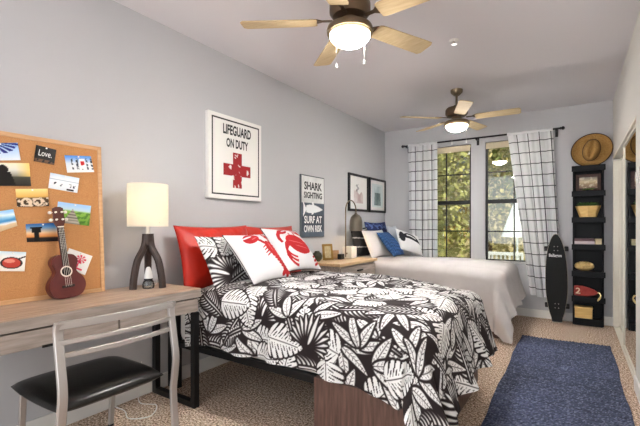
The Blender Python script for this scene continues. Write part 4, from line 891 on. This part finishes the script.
# ------------------------------------------------------------------ rug
nu, nv = 110, 330; U, V = UVg(nu, nv); rx0, rx1, ry0, ry1 = 2.055, 2.815, 1.95, 4.715
X = rx0+(rx1-rx0)*U+.006*np.sin(V*17+1)*(U-.5)*2+.003*np.sin(V*45)*(U-.5)-.02*V*(1-U); Y = ry0+(ry1-ry0)*V-.02*np.sin(U*5)*V
Z = .011+.003*np.sin(V*nv*PI/2)*np.sin(U*nu*PI/2)+.002*fbm(U, V*3, 3, 2)
rs = np.random.RandomState(4); row = rs.uniform(-1, 1, nv)[None, :]*.5; spk = rs.uniform(-1, 1, (nu, nv)); f = fbm(U*.7, V*2.2, 2, 12)
img = flat(U, (68, 74, 97))*(1+.22*row[..., None]+.26*spk[..., None]+.25*(f[..., None]-.5)); img = mixc(img, (spk > .75)*.5, (150, 156, 176)); img = mixc(img, (spk < -.8)*.5, (34, 40, 64))
t = T('woven_rug', 'navy woven runner rug on the carpet between bed and closet', 'rug', (2.43, 3.3, 0))
grid_mesh('weave', np.stack([X, Y, Z], -1), painted('rug yarn', .95, bump=.5, bscale=240), t, np.clip(img, 0, 1), back=.009)
for k in range(26):
    x = rx0+.02+(rx1-rx0-.04)*k/25; y = ry1-.02*math.sin((x-rx0)/(rx1-rx0)*5)
    bm = B(); r = random.Random(k); tube(bm, spline([(x, y-.006, .008), (x+r.uniform(-.006, .006), y+.016, .009), (x+r.uniform(-.012, .012), y+r.uniform(.024, .042), .005)], 4), .004, 6, None); P('fringe', bm, mat('rug fringe', (44, 50, 74), .95), t, True)
# ------------------------------------------------------------------ outdoors, seen through the windows
bm = B(); box(bm, -8, 12, YB+.13, 26, -.4, -.3); struct('ground', bm, mat('garden ground', (150, 150, 128), .9, vary=.5, vscale=2, col2=(190, 190, 176)), 'pale garden ground outside the windows', 'ground')
m_fol = [mat('foliage %d' % i, a, .7, vary=.6, vscale=3, col2=b) for i, (a, b) in enumerate((((98, 104, 50), (176, 166, 98)), ((86, 100, 52), (160, 158, 90)), ((128, 118, 66), (196, 178, 118))))]
m_bark = mat('bark', (120, 96, 70), .9, bump=.4, bscale=20)
TR = [((-.9, 9.2), 2.9, 1.9, 0, 'leafy green tree outside, seen low through the window nearer the beds'), ((.55, 11.0), 3.4, 2.3, 2, 'yellow green tree outside, seen through the window nearer the beds'), ((2.3, 10.6), 3.9, 2.0, 1, 'green tree outside, seen through the window nearer the shelf'), ((-2.9, 12.5), 3.6, 2.4, 2, 'pale tree farther off outside the window nearer the beds'), ((3.4, 12.0), 3.4, 2.2, 0, 'tree outside, mostly hidden behind the curtain by the shelf')]
for (x, y), h, r, k, lab in TR:
    rn = random.Random(int(x*10)); t = T('garden_tree', lab, 'tree', (x, y, -.3), 'trees outside the windows')
    bm = B(); tube(bm, spline([(x, y, -.32), (x+.06, y, .6), (x-.05, y+.05, 1.6), (x, y, h)], 5), .11, 10, [1-.03*i for i in range(16)]); P('trunk', bm, m_bark, t, True)
    bm = B()
    for _ in range(7500):
        d = Vector((rn.gauss(0, 1), rn.gauss(0, 1), rn.gauss(0, 1))).normalized()*(rn.uniform(.35, 1)**.6)
        p = Vector((x+d.x*r, y+d.y*r*.8, h-.9+d.z*r*1.15))
        if p.z < .1: continue
        a, b = Vector((rn.gauss(0, 1), rn.gauss(0, 1), rn.gauss(0, 1))).normalized()*rn.uniform(.08, .16), Vector((rn.gauss(0, 1), rn.gauss(0, 1), rn.gauss(0, 1))).normalized()*rn.uniform(.04, .08)
        bm.faces.new([bm.verts.new(q) for q in (p, p+a*.5+b, p+a, p+a*.5-b)])
    P('crown', bm, m_fol[k], t)
t = T('neighbour_house', 'tan stucco house far outside, behind the garden trees', 'house', (.5, 19, -.3)); m_stucco = mat('tan stucco', (176, 158, 118), .9, vary=.3, vscale=2, col2=(190, 172, 132))
bm = B(); box(bm, -7, 9, 18, 22, -.3, 5.6); P('wall', bm, m_stucco, t)
bm = B(); bm.faces.new([bm.verts.new(q) for q in ((-7.4, 17.6, 5.6), (9.4, 17.6, 5.6), (9.4, 20, 7), (-7.4, 20, 7))]); box(bm, -7.4, 9.4, 17.6, 22.4, 5.5, 5.65); P('roof', bm, mat('roof brown', (120, 92, 76), .8), t)
for x in (-5, -2, 1, 4, 7):
    for z in (.7, 3.4):
        bm = B(); box(bm, x-.6, x+.6, 17.95, 18.02, z, z+1.3); w = P('window', bm, m_trim, t)
        bm = B(); box(bm, x-.52, x+.52, 17.93, 17.96, z+.08, z+1.22); P('pane', bm, mat('dark pane', (70, 84, 92), .1), w)
t = T('patio_umbrella', 'white folded patio umbrella outside the window nearer the shelf', 'umbrella', (1.62, 8.0, -.3)); m_cv = mat('white canvas cloth', (236, 236, 234), .8)
bm = B(); tube(bm, [(1.62, 8, -.3), (1.62, 8, 1.75)], .02); P('pole', bm, m_cv, t, True)
bm = B(); lathe(bm, [(.02, 1.7), (.10, 1.5), (.22, 1.15), (.27, .98), (.2, .98), (.02, 1.1)], (1.62, 8, 0), 10); P('canopy', bm, m_cv, t)
t = T('garden_chair', 'white slatted garden chair outside the window nearer the shelf', 'chair', (1.55, 7.3, -.3))
for x in (1.3, 1.8):
    bm = B(); sweep(bm, [(x, 7.1, -.3), (x, 7.12, .15), (x, 7.06, .75)], rect(.035, .03)); P('leg', bm, m_cv, t)
    bm = B(); sweep(bm, [(x, 7.55, -.3), (x, 7.5, .3)], rect(.035, .03)); P('leg', bm, m_cv, t)
bm = B(); box(bm, 1.3, 1.8, 7.1, 7.55, .12, .15); P('seat', bm, m_cv, t)
bm = B(); box(bm, 1.32, 1.78, 7.045, 7.075, .7, .75)
for k in range(7): x = 1.35+.066*k; box(bm, x-.014, x+.014, 7.06, 7.085, .15, .72)
P('backrest', bm, m_cv, t)
# ------------------------------------------------------------------ light
def lamp(name, kind, loc, e, col, size=.05):
    l = bpy.data.lights.new(name, kind); l.energy = e; l.color = col; o = bpy.data.objects.new(name, l); COL.objects.link(o); o.location = loc
    if kind == 'POINT': l.shadow_soft_size = size
    return o
warm = (1, .80, .56)
lamp('table_lamp_light', 'POINT', (lx, ly, 1.335), .95, (1, .86, .68), .03)
lamp('arc_lamp_light', 'POINT', (.2, 4.365, 1.17), 1.3, warm, .03)
s = lamp('sun', 'SUN', (6, 12, 12), 5.0, (1, .93, .80)); s.data.angle = .02; s.rotation_euler = Vector((-.62, .32, -.72)).to_track_quat('-Z', 'Y').to_euler()
w = bpy.data.worlds.new('World'); S.world = w; w.use_nodes = True; bg = w.node_tree.nodes['Background']
bg.inputs[0].default_value = (.93, .97, 1.0, 1); bg.inputs[1].default_value = 1.15
# ------------------------------------------------------------------ camera
cd = bpy.data.cameras.new('camera'); cam = bpy.data.objects.new('camera', cd); COL.objects.link(cam)
FPX = 389.; cd.sensor_width = 36; cd.sensor_fit = 'HORIZONTAL'; cd.lens = FPX/640*36
cd.shift_y = (225-213)/640; cd.clip_start = .02
cam.location = (2.527, 0, 1.2); cam.rotation_euler = (PI/2, 0, math.atan2(256, 389)); S.camera = cam
S.view_settings.view_transform = 'Standard'; S.view_settings.look = 'None'; S.view_settings.exposure = 1.52; S.view_settings.gamma = 1; S.view_settings.use_curve_mapping = False
S.cycles.use_denoising = True
